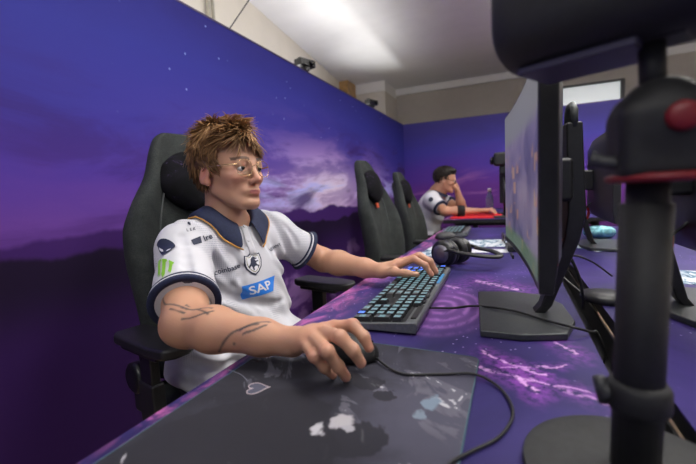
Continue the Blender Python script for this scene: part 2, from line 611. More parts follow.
def pad_print():
    m = bpy.data.materials.new('mouse_pad_print'); nt = NT(m)
    co = nt.coord(); x, y, z = nt.sep(co)[:3]
    n = nt.noise(co, 7, 4, .55, .6)
    n2 = nt.noise(nt.comb(nt.m('ADD', x, y), nt.m('MULTIPLY', nt.m('SUBTRACT', x, y), .45), 1.0), 13, 4, .6, 1.0)
    x = nt.m('ADD', x, nt.m('MULTIPLY', nt.m('SUBTRACT', nt.noise(co, 26, 3, .6), .5), .045)); y = nt.m('ADD', y, nt.m('MULTIPLY', nt.m('SUBTRACT', n2, .5), .05))
    base = nt.mix(nt.sm(n, .40, .60), (.022, .0215, .029), (.036, .035, .048))
    # lighter grey-violet field towards the monitor
    fld = nt.sm(nt.m('ADD', x, nt.m('MULTIPLY', n, .16)), -.14, -.02)
    c = nt.mix(fld, base, (.072, .070, .100))
    band = nt.m('MULTIPLY', nt.sm(y, .40, .46), nt.sm(n2, .56, .61))
    c = nt.mix(nt.m('MULTIPLY', band, .5), c, (.16, .155, .19))
    c = nt.mix(nt.m('MULTIPLY', nt.sm(n2, .655, .675), .85), c, (.50, .49, .52))
    # dark rounded silhouettes
    for cx, cy, rr in ((-.29, .40, .07), (-.33, .33, .09), (-.24, .35, .06), (-.175, .395, .036), (-.17, .50, .016), (-.205, .525, .022), (-.235, .535, .016)):
        r, k = disc_mask(nt, x, y, cx, cy, rr, rr * 1.06)
        c = nt.mix(nt.m('MULTIPLY', k, .9), c, (.022, .021, .028))
    for cx, cy, rx, sy, col in ((-.205, .425, .015, .8, (.40, .38, .40)), (-.188, .415, .008, 1.0, (.36, .35, .38)), (-.226, .398, .011, .8, (.46, .45, .48)), (-.105, .505, .012, .5, (.17, .22, .28)), (-.115, .47, .008, .8, (.17, .21, .26))):
        r, k = disc_mask(nt, x, y, cx, cy, rx * .8, rx * 1.15, sy)
        c = nt.mix(nt.m('MULTIPLY', k, nt.sm(n2, .40, .5)), c, col)
    nt.base(c); nt.set(Roughness=.8); nt.b.inputs['Specular IOR Level'].default_value = .25
    nt.bump(nt.noise(co, 1400, 2), .15, .0004)
    return m


# ------------------------------------------------------------------ the room
def plaster(name, col, sc=3):
    m = bpy.data.materials.new(name); nt = NT(m); co = nt.coord()
    n = nt.noise(co, sc, 5, .6)
    nt.base(nt.mix(nt.sm(n, .3, .7), tuple(c * .95 for c in col), col)); nt.set(Roughness=.85)
    nt.bump(nt.noise(co, 180, 3), .08, .001)
    return m


WHITE = plaster('ceiling_paint', (.80, .80, .80))
CREAM = plaster('cream_paint', (.74, .69, .58))
BEIGE = plaster('beige_wall_covering', (.47, .43, .385), 9)
TRIMW = plaster('white_trim_paint', (.80, .79, .77))
CEIL = 2.835


def struct(name, mb, m, **kw):
    o = mb.build(name, m, **kw); o['kind'] = 'structure'; return o


b = MB(); b.box((.6, 2.6, -.03), (6.6, 9.0, .06))
FLOORM = bpy.data.materials.new('floor_boards'); nt = NT(FLOORM); co = nt.coord()
xx, yy, zz = nt.sep(co)[:3]
nt.base(nt.mix(nt.sm(nt.noise(nt.comb(xx, nt.m('MULTIPLY', yy, .12), 0.0), 18, 4, .6), .3, .7), (.20, .13, .075), (.33, .23, .14)))
nt.set(Roughness=.5)
struct('floor', b, FLOORM)
b = MB(); b.box((.6, 2.6, CEIL + .04), (6.9, 9.2, .08)); struct('ceiling', b, WHITE)
# the real room walls behind the partitions
b = MB()
xl = lambda Y: -2.333 - .124 * (Y - 4)
b.add([(xl(-1.9), -1.9, 0), (xl(7), 7, 0), (xl(7), 7, CEIL), (xl(-1.9), -1.9, CEIL),
       (xl(-1.9) - .1, -1.9, 0), (xl(7) - .1, 7, 0), (xl(7) - .1, 7, CEIL), (xl(-1.9) - .1, -1.9, CEIL)],
      [(0, 1, 2, 3), (7, 6, 5, 4), (3, 2, 6, 7), (0, 4, 5, 1), (1, 5, 6, 2), (0, 3, 7, 4)])
struct('wall_left', b, CREAM)
b = MB(); b.box((.6, 7.05, CEIL / 2), (6.9, .1, CEIL)); struct('wall_back', b, BEIGE)
b = MB(); b.box((3.45, 2.6, CEIL / 2), (.1, 9, CEIL)); struct('wall_right', b, CREAM)
b = MB(); b.box((-.1, 6.975, CEIL - .055), (4.1, .05, .11)); b.box((2.7, 6.975, CEIL - .055), (1.5, .05, .11))
struct('trim_1', b, TRIMW)
b = MB(); b.box((-2.18, 6.65, CEIL / 2), (.52, .7, CEIL)); struct('wall_column', b, plaster('column_paint', (.62, .58, .52)))
b = MB(); b.box((-2.18, 6.63, CEIL - .08), (.535, .7, .16)); struct('trim_2', b, TRIMW)
b = MB(); b.box((-2.57, 6.1, 2.60), (.30, .34, .47))
tag(b.build('wooden_cabinet', mat('golden_wood', (.42, .25, .10), .5, grain=14), bevel=.006),
    'golden wooden wall cabinet beside the column behind the mural partition', 'cabinet')
# bright strip window over the back partition
a0 = aty(561, 88, 6.99); a1 = aty(622, 104, 6.99)
wx0, wx1, wz0, wz1 = a0[0], a1[0], a1[2] - .25, a0[2]
WINM = mat('daylight_window_pane', (.8, .8, .8), .2, emit=(.85, .93, .95), estr=.42)
b = MB(); b.box(((wx0 + wx1) / 2, 6.985, (wz0 + wz1) / 2), (wx1 - wx0, .012, wz1 - wz0))
win = struct('window_1', b, WINM)
FRM = mat('black_window_frame', (.02, .02, .022), .4)
b = MB(); t = .035
b.box(((wx0 + wx1) / 2, 6.972, wz1), (wx1 - wx0 + t, .03, t)); b.box((wx1, 6.972, (wz0 + wz1) / 2), (t * 1.6, .03, wz1 - wz0))
b.box((wx0, 6.972, (wz0 + wz1) / 2), (t, .03, wz1 - wz0)); b.box(((wx0 + wx1) / 2, 6.972, wz0), (wx1 - wx0 + t, .03, t))
f = b.build('window_frame', FRM, win)

# pipes and a hanging cable on the room wall above the partition
PIPE = mat('cream_painted_pipe', (.50, .47, .38), .45, grain=30, gamt=.06)
for i, px in enumerate((208.5, 213.0)):
    p = None
    for Y in np.linspace(1.2, 4, 600):
        q = aty(px, 10, Y)
        if q[0] <= xl(q[1]) + .03:
            p = q; break
    b = MB(); b.tube([(p[0], p[1], .0), (p[0], p[1], CEIL)], .016 - .004 * i, 10)
    for z in (1.0, 1.9, 2.6):
        b.lathe([(.022, -.012), (.022, .012)], (p[0], p[1], z), 10)
    tag(b.build('wall_pipe', PIPE, smooth=True), ['thicker cream pipe running up the wall above the mural', 'thinner cream pipe beside the thicker one on the wall'][i], 'pipe')
p0 = aty(228, 31, 2.55); p1 = aty(249, 0, 2.50)
d = p1 - p0
b = MB(); b.tube([p0 - d * .9, p0, p1, p0 + d * (CEIL - p0[2]) / d[2]], .0045, 6)
tag(b.build('hanging_cable', mat('black_cable', (.012, .012, .013), .45), smooth=True), 'thin black cable slanting up to the ceiling behind the mural', 'cable')

# mural partitions: printed panels in a thin metal frame
PX, PY, PH = -1.5, 5.79, 2.0
ALU = mat('aluminium_profile', (.10, .08, .16), .4, .6)
MUL = mural_left(); MUB = mural_back()
b = MB(); b.box((PX - .02, (PY - 1.6) / 2, PH / 2), (.04, PY + 1.6, PH))
pl = struct('wall_mural_left', b, MUL)
b = MB(); b.box((PX - .02, (PY - 1.6) / 2, PH + .004), (.046, PY + 1.6, .01)); b.build('edge_profile', ALU, pl)
b = MB(); b.box((PX + 2.2, PY + .02, PH / 2), (4.4, .04, PH))
pb = struct('wall_mural_back', b, MUB)
b = MB(); b.box((PX + 2.2, PY + .02, PH + .004), (4.4, .046, .01)); b.build('edge_profile', ALU, pb)

# small cameras clamped on the partition
BLK = mat('black_plastic', (.014, .014, .015), .42, grain=60, gamt=.2, gstr=.05)
BLKS = mat('black_satin_plastic', (.010, .010, .011), .3)
DGREY = mat('dark_grey_plastic', (.035, .036, .038), .5, grain=90, gamt=.15, gstr=.05)
GLS = mat('black_lens_glass', (.004, .004, .006), .05)
for i, (Y, sc) in enumerate(((2.83, 1.0), (4.42, 1.0))):
    r = empty('partition_camera', (PX - .02, Y, PH + .0095), math.radians(-18))
    b = MB(); b.box((0, 0, .018), (.07, .045, .036)); b.build('clamp', BLK, r, bevel=.004)
    b = MB(); b.box((.005, 0, .060), (.085, .16, .056)); o = b.build('camera_body', BLK, r, bevel=.008)
    b = MB(); b.lathe([(.020, 0), (.022, .01), (.016, .022), (.001, .020)], (.048, .03, .060), 16, roty(math.pi / 2)); b.build('lens', GLS, r, smooth=True)
    b = MB(); b.box((-.01, -.035, .098), (.03, .03, .014)); b.build('mount_shoe', DGREY, r, bevel=.003)
    tag(r, ['small black camera clamped on the mural partition top, nearer the pipes', 'small black camera clamped on the mural partition top, beside the column'][i], 'camera', 'cameras on the partition')

# ------------------------------------------------------------------ desks
DZ = .73
DX0, DX1 = -.465, .135
DESKP = desk_print()
METB = mat('black_powder_coated_steel', (.012, .012, .013), .45, grain=120, gamt=.2, gstr=.04)


def desk(x0, x1, y0, y1, z, label, leg_y, topmat=None):
    r = empty('desk', ((x0 + x1) / 2, (y0 + y1) / 2, 0))
    b = MB(); b.box(((x0 + x1) / 2, (y0 + y1) / 2, z - .0015), (x1 - x0, y1 - y0, .003)); 
    o = b.build('printed_top', topmat or DESKP, None)
    # the print is laid out in desk coordinates, so the mesh keeps world coordinates
    o.parent = r; o.matrix_parent_inverse = Matrix.Translation(-Vector(r.location))
    b = MB(); b.box(((x0 + x1) / 2, (y0 + y1) / 2, z - .0165), (x1 - x0, y1 - y0, .027)); b.build('board', METB, r, world=True, bevel=.002)
    for ly in leg_y:
        b = MB()
        for lx in (x0 + .14, x1 - .05):
            b.box((lx, ly, (z - .03) / 2 + .01), (.05, .05, z - .052))
        b.box(((x0 + x1) / 2, ly, z - .055), (x1 - x0 - .10, .05, .04)); b.box(((x0 + x1) / 2, ly, .0135), (x1 - x0 - .06, .06, .025))
        b.build('leg_frame', METB, r, world=True)
    tag(r, label, 'desk'); return r


desk(DX0, DX1, -.9, 2.92, DZ, 'long desk with purple galaxy print in front of the seated player', (-.8, 1.66, 2.6))
desk(.195, .82, -.9, 2.92, DZ, 'long desk with purple galaxy print facing away behind the gap', (-.6, 1.2, 2.6))
desk(-.50, .62, 3.06, 4.5, .78, 'purple printed desk with dark edge under the red mouse pad', (3.38, 4.3))
# cable tray in the gap between the two desks
b = MB()
b.box((.139, 1.0, .668), (.004, 3.8, .06)); b.box((.191, 1.0, .668), (.004, 3.8, .06))
b.box((.165, -.16, .640), (.05, 1.4, .004)); b.box((.165, 1.72, .640), (.05, 2.3, .004))
for yy_ in (.545, .565): b.box((.165, yy_, .640), (.05, .004, .003))
tag(b.build('cable_tray', METB), 'black metal cable tray in the gap between the printed desks', 'cable tray')

# ------------------------------------------------------------------ mouse pad, mouse, keyboard
b = MB()
padpoly = []
for cx, cy, a0 in ((-.068, .655, 0), (-.425, .675, 90), (-.425, -.20, 180), (-.068, -.20, 270)):
    for k in range(6):
        a = math.radians(a0 + 18 * k); padpoly.append((cx + .014 * math.cos(a), cy + .014 * math.sin(a)))
b.prism(padpoly, DZ + .0005, DZ + .0036)
pad = b.build('mouse_pad', pad_print(), bevel=.001)
tag(pad, 'large dark printed cloth mouse pad under the player\'s right hand', 'mouse pad')
# stitched edge and the heart outline of its print
b = MB(); b.tube([(x, y, DZ + .0026) for x, y in padpoly], .0014, 6, loop=True)
b.build('stitched_edge', mat('pad_edge_thread', (.05, .10, .13), .8), pad)
hc = atz(257, 388, DZ + .004)
hp = []
for k in range(40):
    t = 2 * math.pi * k / 40
    hx = .85 * 16 * math.sin(t) ** 3; hy = 13 * math.cos(t) - 5 * math.cos(2 * t) - 2 * math.cos(3 * t) - math.cos(4 * t)
    q = rotz(math.radians(118)) @ np.array([hx * .00125, hy * .00118, 0]); hp.append((hc[0] + q[0], hc[1] + q[1]))
b = MB(); b.prism(hp, DZ + .0030, DZ + .0038); b.build('heart_print', mat('pad_print_slate', (.075, .078, .115), .8), pad)
b = MB(); b.tube([(x, y, DZ + .0037) for x, y in hp], .0009, 5, loop=True)
b.build('heart_outline', mat('pad_print_pale_pink', (.46, .38, .40), .8), pad)
line = [atz(226, 369, DZ + .0038), atz(240, 374, DZ + .0038), atz(248, 381, DZ + .0038)]
b = MB(); b.tube(spline(line, 5), .0007, 4); b.build('heart_thread_print', mat('pad_print_grey', (.16, .16, .20), .8), pad)

PADZ = DZ + .0036
# mouse: long axis along +X (away from the player)
mr = empty('computer_mouse', (-.283, .612, PADZ), math.radians(-8))
S = SDF()
S.ell((0, 0, .010), (.062, .032, .030), k=.01).ell((-.018, 0, .012), (.042, .033, .028), k=.02).ell((.03, 0, .008), (.034, .030, .022), k=.02)
S.plane((0, 0, .0015), (0, 0, -1), .002)
V, F = S.mesh(.002); V[:, 2] = np.maximum(V[:, 2], .001)
np_mesh('shell', V, F, mat('mouse_black_rubber', (.016, .016, .017), .5, grain=200, gamt=.15, gstr=.05), mr)
b = MB(); b.lathe([(.001, -.004), (.009, -.004), (.010, 0), (.009, .004), (.001, .004)], (.036, 0, .026), 16, rotx(math.pi / 2)); b.build('scroll_wheel', DGREY, mr, smooth=True)
b = MB(); b.box((-.012, .0325, .022), (.018, .004, .007)); b.build('side_button', mat('magenta_led', (.3, .01, .08), .4, emit=(1, .03, .25), estr=.6), mr, bevel=.001)
b = MB(); b.box((.03, .012, .0295), (.05, .0006, .003)); b.build('button_seam', GLS, mr)
tag(mr, 'black wired computer mouse held under the player\'s right hand', 'mouse')
CAB = mat('black_cable', (.012, .012, .013), .45)
pts = [mr.location + Vector((.060, -.008, .008))] + [Vector(atz(x, y, z)) for x, y, z in
       ((400, 373, PADZ + .003), (440, 374, PADZ + .003), (474, 374, PADZ + .004), (500, 388, DZ + .004), (513, 412, DZ + .004), (500, 436, DZ + .004), (470, 452, DZ + .004), (448, 466, PADZ + .003), (430, 500, PADZ + .003))]
b = MB(); b.tube(spline([tuple(p) for p in pts], 8), .0021, 7)
tag(b.build('mouse_cable', CAB, smooth=True), 'black mouse cable looping off the pad across the purple desk', 'cable')


def key_mesh(name, wx, wy, h, mats):
    b = MB()
    b.box((0, 0, h / 2), (wx, wy, h), taper=.80)
    me_o = b.build(name, mats)
    me = me_o.data
    for p in me.polygons:
        if p.normal.z > .9: p.material_index = 1
    COL.objects.unlink(me_o); bpy.data.objects.remove(me_o)
    return me


KEYS = mat('keycap_side_black', (.010, .011, .013), .5)


def keytop(name, glow, strength):
    m = bpy.data.materials.new(name); nt = NT(m)
    x, y, z = nt.sep(nt.coord())[:3]
    n = nt.noise(nt.comb(nt.m('MULTIPLY', x, 1.0), y, 0.0), 420, 2, .6)
    leg = nt.m('MULTIPLY', nt.sm(nt.m('ABSOLUTE', x), .0078, .0058), nt.sm(nt.m('ABSOLUTE', y), .0085, .0062))
    leg = nt.m('MULTIPLY', leg, nt.sm(n, .38, .52))
    nt.base((.060, .070, .075)); nt.set(Roughness=.42)
    nt.b.inputs['Emission Color'].default_value = tuple(glow) + (1,)
    nt.t.links.new(nt.m('MULTIPLY', leg, strength), nt.b.inputs['Emission Strength'])
    return m


KT = keytop('keycap_top_cyan_legend', (.26, .58, .66), .6)
KTB = keytop('keycap_top_blue_legend', (.03, .16, 1.0), 2.2)
KFR = mat('keyboard_grey_plate', (.15, .16, .165), .42, .3, grain=150, gamt=.12, gstr=.03)


def keyboard(loc, rz, label, uy, ux, small=False, blue=()):
    """local x: away from the typist; local -y: the number pad end"""
    r = empty('keyboard', loc, rz)
    Ly, Lx = 22.9 * uy, 6.9 * ux
    b = MB()
    prof = [(-Lx / 2, .004), (-Lx / 2 + .004, .016), (Lx / 2 - .004, .027), (Lx / 2, .020), (Lx / 2 - .004, .003)]
    b.loft([[(x, -Ly / 2, z) for x, z in prof], [(x, Ly / 2, z) for x, z in prof]])
    for sx in (-.4, .4):
        for sy in (-.45, .45): b.box((sx * Lx, sy * Ly, .0032), (.02, .03, .0064))
    b.build('case', KFR, r, bevel=.0025)
    b = MB(); q = .0012
    b.add([(-Lx / 2 + .006, -Ly / 2 + .006, .0162 + q), (Lx / 2 - 1.15 * ux, -Ly / 2 + .006, .0252 + q), (Lx / 2 - 1.15 * ux, Ly / 2 - .006, .0252 + q), (-Lx / 2 + .006, Ly / 2 - .006, .0162 + q)], [(0, 1, 2, 3)])
    b.build('key_plate', KEYS, r)
    meshes = {}
    tilt = math.atan2(.009, Lx)

    def key(row, y0, wu, hu=1.0, drop=False):
        k = (round(wu, 2), hu)
        if k not in meshes:
            meshes[k] = key_mesh('key', (hu * ux - .0026), wu * uy - .003, .0095, [KEYS, KT])
        o = bpy.data.objects.new('key', meshes[k]); COL.objects.link(o); o.parent = r
        x = -Lx / 2 + .009 + (row + hu / 2) * ux
        y = Ly / 2 - .008 - (y0 + wu / 2) * uy
        o.location = (x, y, .0175 + (x + Lx / 2) * .009 / Lx); o.rotation_euler = (0, -tilt, 0)
        if (row, round(y0, 1)) in blue:
            o.data = o.data.copy(); o.data.materials[1] = KTB
        return o
    if small:
        for rw in range(5):
            for k in range(15): key(rw, k * 1.5, 1.5)
        tag(r, label, 'keyboard'); return r
    rows = [
        [(0, 1.25), (1.25, 1.25), (2.5, 1.25), (3.75, 6.25), (10, 1.25), (11.25, 1.25), (12.5, 1.25), (13.75, 1.25)],
        [(0, 2.25)] + [(2.25 + k, 1) for k in range(10)] + [(12.25, 2.75)],
        [(0, 1.75)] + [(1.75 + k, 1) for k in range(11)] + [(12.75, 2.25)],
        [(0, 1.5)] + [(1.5 + k, 1) for k in range(12)] + [(13.5, 1.5)],
        [(k, 1) for k in range(13)] + [(13, 2)],
        [(0, 1)] + [(2 + k, 1) for k in range(4)] + [(6.5 + k, 1) for k in range(4)] + [(11 + k, 1) for k in range(4)],
    ]
    for i, row in enumerate(rows):
        rr = i if i < 5 else 5.0
        for y0, wu in row: key(rr, y0, wu)
        if i == 0:
            for k in range(3): key(rr, 15.25 + k, 1)
        if i == 1: key(rr, 16.25, 1)
        if i in (3, 4, 5):
            for k in range(3): key(rr, 15.25 + k, 1)
    for i, cols in enumerate(([(18.4, 2), (20.4, 1)], [(18.4, 1), (19.4, 1), (20.4, 1)], [(18.4, 1), (19.4, 1), (20.4, 1)], [(18.4, 1), (19.4, 1), (20.4, 1)], [(18.4, 1), (19.4, 1), (20.4, 1), (21.4, 1)])):
        for y0, wu in cols: key(i, y0, wu)
    key(0, 21.4, 1, 2.0); key(2, 21.4, 1, 2.0)
    # media roller, display window and lit strip on the far bezel
    zt = .026
    b = MB(); b.box((Lx / 2 - .0135, -Ly / 2 + .075, zt + .001), (.012, .10, .004)); b.build('media_bar', BLK, r, bevel=.001)
    b = MB(); b.box((Lx / 2 - .0135, -Ly / 2 + .150, zt + .001), (.010, .022, .005)); b.build('media_button', BLKS, r, bevel=.001)
    b = MB(); b.tube([(Lx / 2 - .0135, -Ly / 2 + .185, zt + .002), (Lx / 2 - .0135, -Ly / 2 + .210, zt + .002)], .006, 14); b.build('volume_roller', DGREY, r, smooth=True)
    b = MB(); b.box((Lx / 2 - .012, .115, zt + .0003), (.013, .12, .004)); b.build('light_strip', mat('cyan_led_strip', (.02, .06, .10), .3, emit=(.06, .40, .85), estr=.55), r, bevel=.001)
    tag(r, label, 'keyboard'); return r


kb = keyboard((-.262, 1.030, DZ + .0004), math.radians(1.6), 'black mechanical keyboard with cyan lit keys under the player\'s left hand', .0252, .0222,
              blue={(5.0, 0), (1, 0), (2, 0), (0, 0), (0, 1.2), (1, 2.2), (0, 20.4), (2, 1.8), (3, 1.5)})
pts = [(-.186, .90, DZ + .012)] + [tuple(atz(x, y, DZ + .004)) for x, y in ((452, 308), (470, 306))] + [tuple(atz(x, y, DZ + .0185)) for x, y in ((490, 307), (515, 311), (545, 320), (572, 327))] + [tuple(atz(592, 332, DZ + .006)), (.150, .85, DZ + .002), (.166, .86, .69), (.168, .88, .66)]
b = MB(); b.tube(spline(pts, 8), .0026, 7)
tag(b.build('keyboard_cable', CAB, smooth=True), 'black keyboard cable crossing the monitor foot towards the desk gap', 'cable')

# ------------------------------------------------------------------ monitors
SCRM = bpy.data.materials.new('lit_monitor_picture'); nt = NT(SCRM)
x, y, z = nt.sep(nt.coord())[:3]
n1 = nt.noise(nt.comb(0.0, nt.m('MULTIPLY', y, 1.0), nt.m('MULTIPLY', z, 1.6)), 5, 3, .5, .4)
pic = nt.ramp(n1, [(.25, (.07, .07, .20)), (.45, (.26, .22, .42)), (.58, (.42, .34, .52)), (.75, (.50, .46, .56))])
cell = nt.n('ShaderNodeTexVoronoi', distance='CHEBYCHEV'); nt.lk(nt.comb(0.0, nt.m('MULTIPLY', y, .6), z), cell.inputs['Vector']); cell.inputs['Scale'].default_value = 22
icons = nt.m('MULTIPLY', nt.sm(cell.outputs[0], .33, .28), nt.m('MULTIPLY', nt.sm(nt.noise(nt.comb(2.0, y, z), 14, 2), .52, .56), nt.sm(z, .40, .34)))
icc = nt.mix(nt.noise(nt.comb(5.0, y, z), 30, 1), (.60, .10, .20), (.9, .75, .35))
pic = nt.mix(nt.m('MULTIPLY', icons, .8), pic, icc)
pic = nt.mix(nt.sm(z, .385, .42), pic, (.42, .42, .46))
pic = nt.mix(nt.m('MULTIPLY', nt.sm(z, .19, .17), .8), pic, (.16, .30, .14))
nt.base((.01, .01, .012)); nt.set(Roughness=.4)
nt.t.links.new(pic, nt.b.inputs['Emission Color']); nt.b.inputs['Emission Strength'].default_value = .40
SCRD = mat('dark_monitor_picture', (.006, .006, .008), .2, emit=(.05, .05, .12), estr=.25)
STG = mat('stand_grey_metal', (.060, .066, .066), .42, .35, grain=160, gamt=.1, gstr=.03)
REDP = mat('red_accent', (.45, .012, .012), .35)


def monitor(loc, rz, label, screen_mat, W=.615, zb=.13, zt=.49):
    """faces local -x; the local origin is the middle of the foot on the desk"""
    r = empty('monitor', loc, rz)
    ys = np.linspace(-W / 2, W / 2, 13)
    cv = lambda y: -.008 * (y / (W / 2)) ** 2
    x0 = -.005
    secs = []
    for y in ys:
        e = 1 - (abs(y) / (W / 2)) ** 4
        f = x0 + cv(y); bk = f + .026 + .022 * e
        zz0, zz1 = zb, zt
        secs.append([(f, y, zz0), (f, y, zz1), (f + .020, y, zz1), (bk, y, zz1 - .05), (bk, y, zz0 + .05), (f + .020, y, zz0)])
    b = MB(); b.loft(secs); b.build('housing', BLK, r, bevel=.003)
    b = MB()
    secs = [[(x0 + cv(y) - .0012, y, zb + .016), (x0 + cv(y) - .0012, y, zt - .007)] for y in np.linspace(-W / 2 + .008, W / 2 - .008, 13)]
    b.loft(secs, closed=False, cap=False); b.build('screen', screen_mat, r)
    b = MB(); b.box((x0 - .018, 0, zb + .008), (.004, .05, .008)); b.build('badge', STG, r)
    # foot
    b = MB()
    b.prism([(-.095, -.15), (-.02, -.16), (.06, -.14), (.09, -.06), (.09, .06), (.06, .14), (-.02, .16), (-.095, .15)], 0.0005, .014); b.build('foot', STG, r, bevel=.003)
    # bent column with a carrying loop at the top
    path = [(.030, .012), (.044, .030), (.090, .175), (.098, .23), (.092, .415)]
    wid = [.040, .042, .060, .064, .064]; th = [.022, .022, .030, .034, .030]
    secs = []
    for (px_, pz), w_, t_ in zip(path, wid, th):
        secs.append([(px_ - t_ / 2, -w_ / 2, pz), (px_ + t_ / 2, -w_ / 2, pz), (px_ + t_ / 2, w_ / 2, pz), (px_ - t_ / 2, w_ / 2, pz)])
    b = MB(); b.loft(secs); col = b.build('column', BLK, r, bevel=.004)
    b = MB(); b.tube([(.092, -.026, .405), (.092, -.026, .440), (.092, -.012, .451), (.092, .012, .451), (.092, .026, .440), (.092, .026, .405)], .0075, 8); b.build('carrying_loop', STG, col, smooth=True)
    b = MB(); b.tube([(.062 + .014 * math.cos(a), -.022 + .018 * math.cos(a), .150 + .028 * math.sin(a)) for a in np.linspace(0, 2 * math.pi, 20, endpoint=False)], .006, 8, loop=True)
    b.build('cable_ring', REDP, col, smooth=True)
    b = MB(); b.box((.062, 0, .30), (.055, .09, .09)); b.build('mount_block', BLK, r, bevel=.01)
    b = MB(); b.tube(spline([(.05, .05, .20), (.085, .035, .155), (.11, .02, .10), (.125, .03, .04), (.13, .05, .006)], 6), .0035, 6); b.build('power_lead', CAB, r, smooth=True)
    tag(r, label, 'monitor'); return r


monitor((.022, .93, DZ + .0002), math.radians(5), 'black monitor with lit picture on grey foot facing the seated player', SCRM)
monitor((.385, 1.06, DZ + .0002), math.radians(181), 'dark monitor seen from behind on the facing desk, beside the clamp stand', SCRD)
monitor((.37, 2.02, DZ + .0002), math.radians(178), 'dark monitor on the facing desk, farther along towards the back partition', SCRD)

# ------------------------------------------------------------------ camera stand close to the lens
MATT = mat('matt_black_metal', (.010, .010, .011), .62, grain=120, gamt=.2, gstr=.04)
REDD = mat('dark_red_anodised', (.20, .008, .014), .45)
sx, sy = .108, .425
r = empty('camera_stand', (sx, sy, DZ + .0005))
b = MB(); b.lathe([(.097, 0), (.100, .004), (.099, .010), (.085, .014), (.02, .017), (.016, .03)], seg=56); b.build('round_base', mat('black_cast_base', (.018, .019, .019), .6, grain=90, gamt=.2), r, bevel=.001)
b = MB(); b.tube([(0, 0, .015), (.003, 0, .272)], .0205, 20); b.build('pole', MATT, r, smooth=True)
b = MB(); b.tube([(.003, 0, .17), (.004, 0, .305)], .0165, 20); b.build('inner_pole', MATT, r, smooth=True)
b = MB(); b.lathe([(.023, 0), (.026, .006), (.026, .024), (.022, .03)], (.001, 0, .075), 20); b.build('collar', MATT, r, smooth=True)
b = MB(); b.tube([(-.014, 0, .088), (-.030, -.002, .092)], [.006, .010], 12); b.tube([(-.026, -.002, .080), (-.031, -.002, .104)], .006, 10); b.build('clamp_knob', DGREY, r, smooth=True)
S = SDF(); S.ell((.012, 0, .345), (.034, .034, .036), k=.02).rbox((.012, 0, .325), (.036, .032, .034), .012, k=.015); V, F = S.mesh(.003)
o = np_mesh('ball_head', V, F, MATT, r)
b = MB(); b.lathe([(.036, 0), (.041, .002), (.041, .006), (.036, .008)], (.012, 0, .291), 28); b.build('red_ring', REDD, o, smooth=True)
b = MB(); b.lathe([(.012, 0), (.012, .008), (.009, .011), (.001, .011)], (.016, -.030, .342), 18, rotx(math.pi / 2)); b.build('lock_dial', REDD, o, smooth=True)
b = MB(); b.tube(spline([(-.012, -.016, .308), (-.026, -.016, .309), (-.042, -.012, .314)], 4), [.005] * 4 + [.006] * 4 + [.009], 10); b.build('lever', DGREY, o, smooth=True)
b = MB(); b.tube([(.006, 0, .370), (.004, 0, .409)], .010, 14); b.build('neck_post', MATT, r, smooth=True)
tag(r, 'black round-based clamp stand with red ring standing on the desk', 'stand')
# the bulky camera on it
cr = empty('video_camera', (sx + .016, sy, DZ + .4105), math.radians(-27))
secs = []
for xq, e in ((-.138, .55), (-.136, .80), (-.128, .96), (-.11, 1.0), (.12, 1.0), (.13, .9)):
    secs.append([(xq, e * .060 * math.copysign(abs(math.cos(a)) ** .7, math.cos(a)), .062 + e * .062 * math.copysign(abs(math.sin(a)) ** .6, math.sin(a)))
                 for a in np.linspace(0, 2 * math.pi, 28, endpoint=False)])
b = MB(); b.loft(secs); b.build('body', mat('black_rubberised_shell', (.020, .021, .020), .55, grain=120, gamt=.12, gstr=.05), cr, smooth=True)
b = MB(); b.box((-.065, .0, -.001), (.10, .07, .008)); b.build('vent_plate', mat('slate_plastic', (.055, .05, .085), .45), cr, bevel=.002)
b = MB(); b.box((.0, .0, .0015), (.03, .04, .004)); b.build('tripod_plate', BLK, cr, bevel=.002)
b = MB(); b.tube([(-.133, 0, .025), (-.133, 0, .08)], .004, 8); b.build('end_seam', BLKS, cr)
tag(cr, 'bulky black camera body mounted on the round-based stand', 'camera')

# ------------------------------------------------------------------ things on the far part of the desk
hx, hy = -.215, 1.50
HPAD = mat('black_leatherette', (.014, .014, .015), .5, grain=80, gamt=.2)
hr = empty('headphones', (hx, hy, DZ + .0005), math.radians(-25)); hr.scale = (1.14,) * 3
for s_ in (-1, 1):
    yq = s_ * .052
    Rc = rotx(math.pi / 2 * s_) @ rotz(0)
    b = MB(); b.lathe([(.014, -.022), (.036, -.022), (.044, -.014), (.045, .0), (.038, .010), (.016, .014), (.001, .014)], (0, yq, .046), 26, rotx(-math.pi / 2 * s_))
    cup = b.build('ear_cup', BLKS, hr, smooth=True)
    b = MB(); b.lathe([(.022, .012), (.030, .0125), (.030, .0145), (.010, .0155), (.001, .0155)], (0, yq, .046), 26, rotx(-math.pi / 2 * s_)); b.build('cup_plate', mat('brushed_grey_metal', (.22, .21, .25), .3, .8), cup, smooth=True)
    pr = [(.020 * math.cos(a) + .030, .012 * math.sin(a)) for a in np.linspace(0, 2 * math.pi, 10, endpoint=False)]
    b = MB(); b.tube([(.031 * math.cos(a), yq - s_ * .026, .046 + .031 * math.sin(a)) for a in np.linspace(0, 2 * math.pi, 24, endpoint=False)], .0135, 10, loop=True); b.build('ear_cushion', HPAD, cup, smooth=True)
    b = MB(); b.tube(spline([(0, yq + s_ * .008, .05), (.03, yq + s_ * .01, .06), (.065, yq + s_ * .006, .055)], 5), .006, 8); b.build('yoke', BLKS, cup, smooth=True)
b = MB(); b.tube(spline([(.055, -.058, .055), (.115, -.050, .05), (.155, -.025, .045), (.165, 0, .043), (.155, .025, .045), (.115, .050, .05), (.055, .058, .055)], 6), .011, 10, flat=.55); b.build('headband', HPAD, hr, smooth=True)
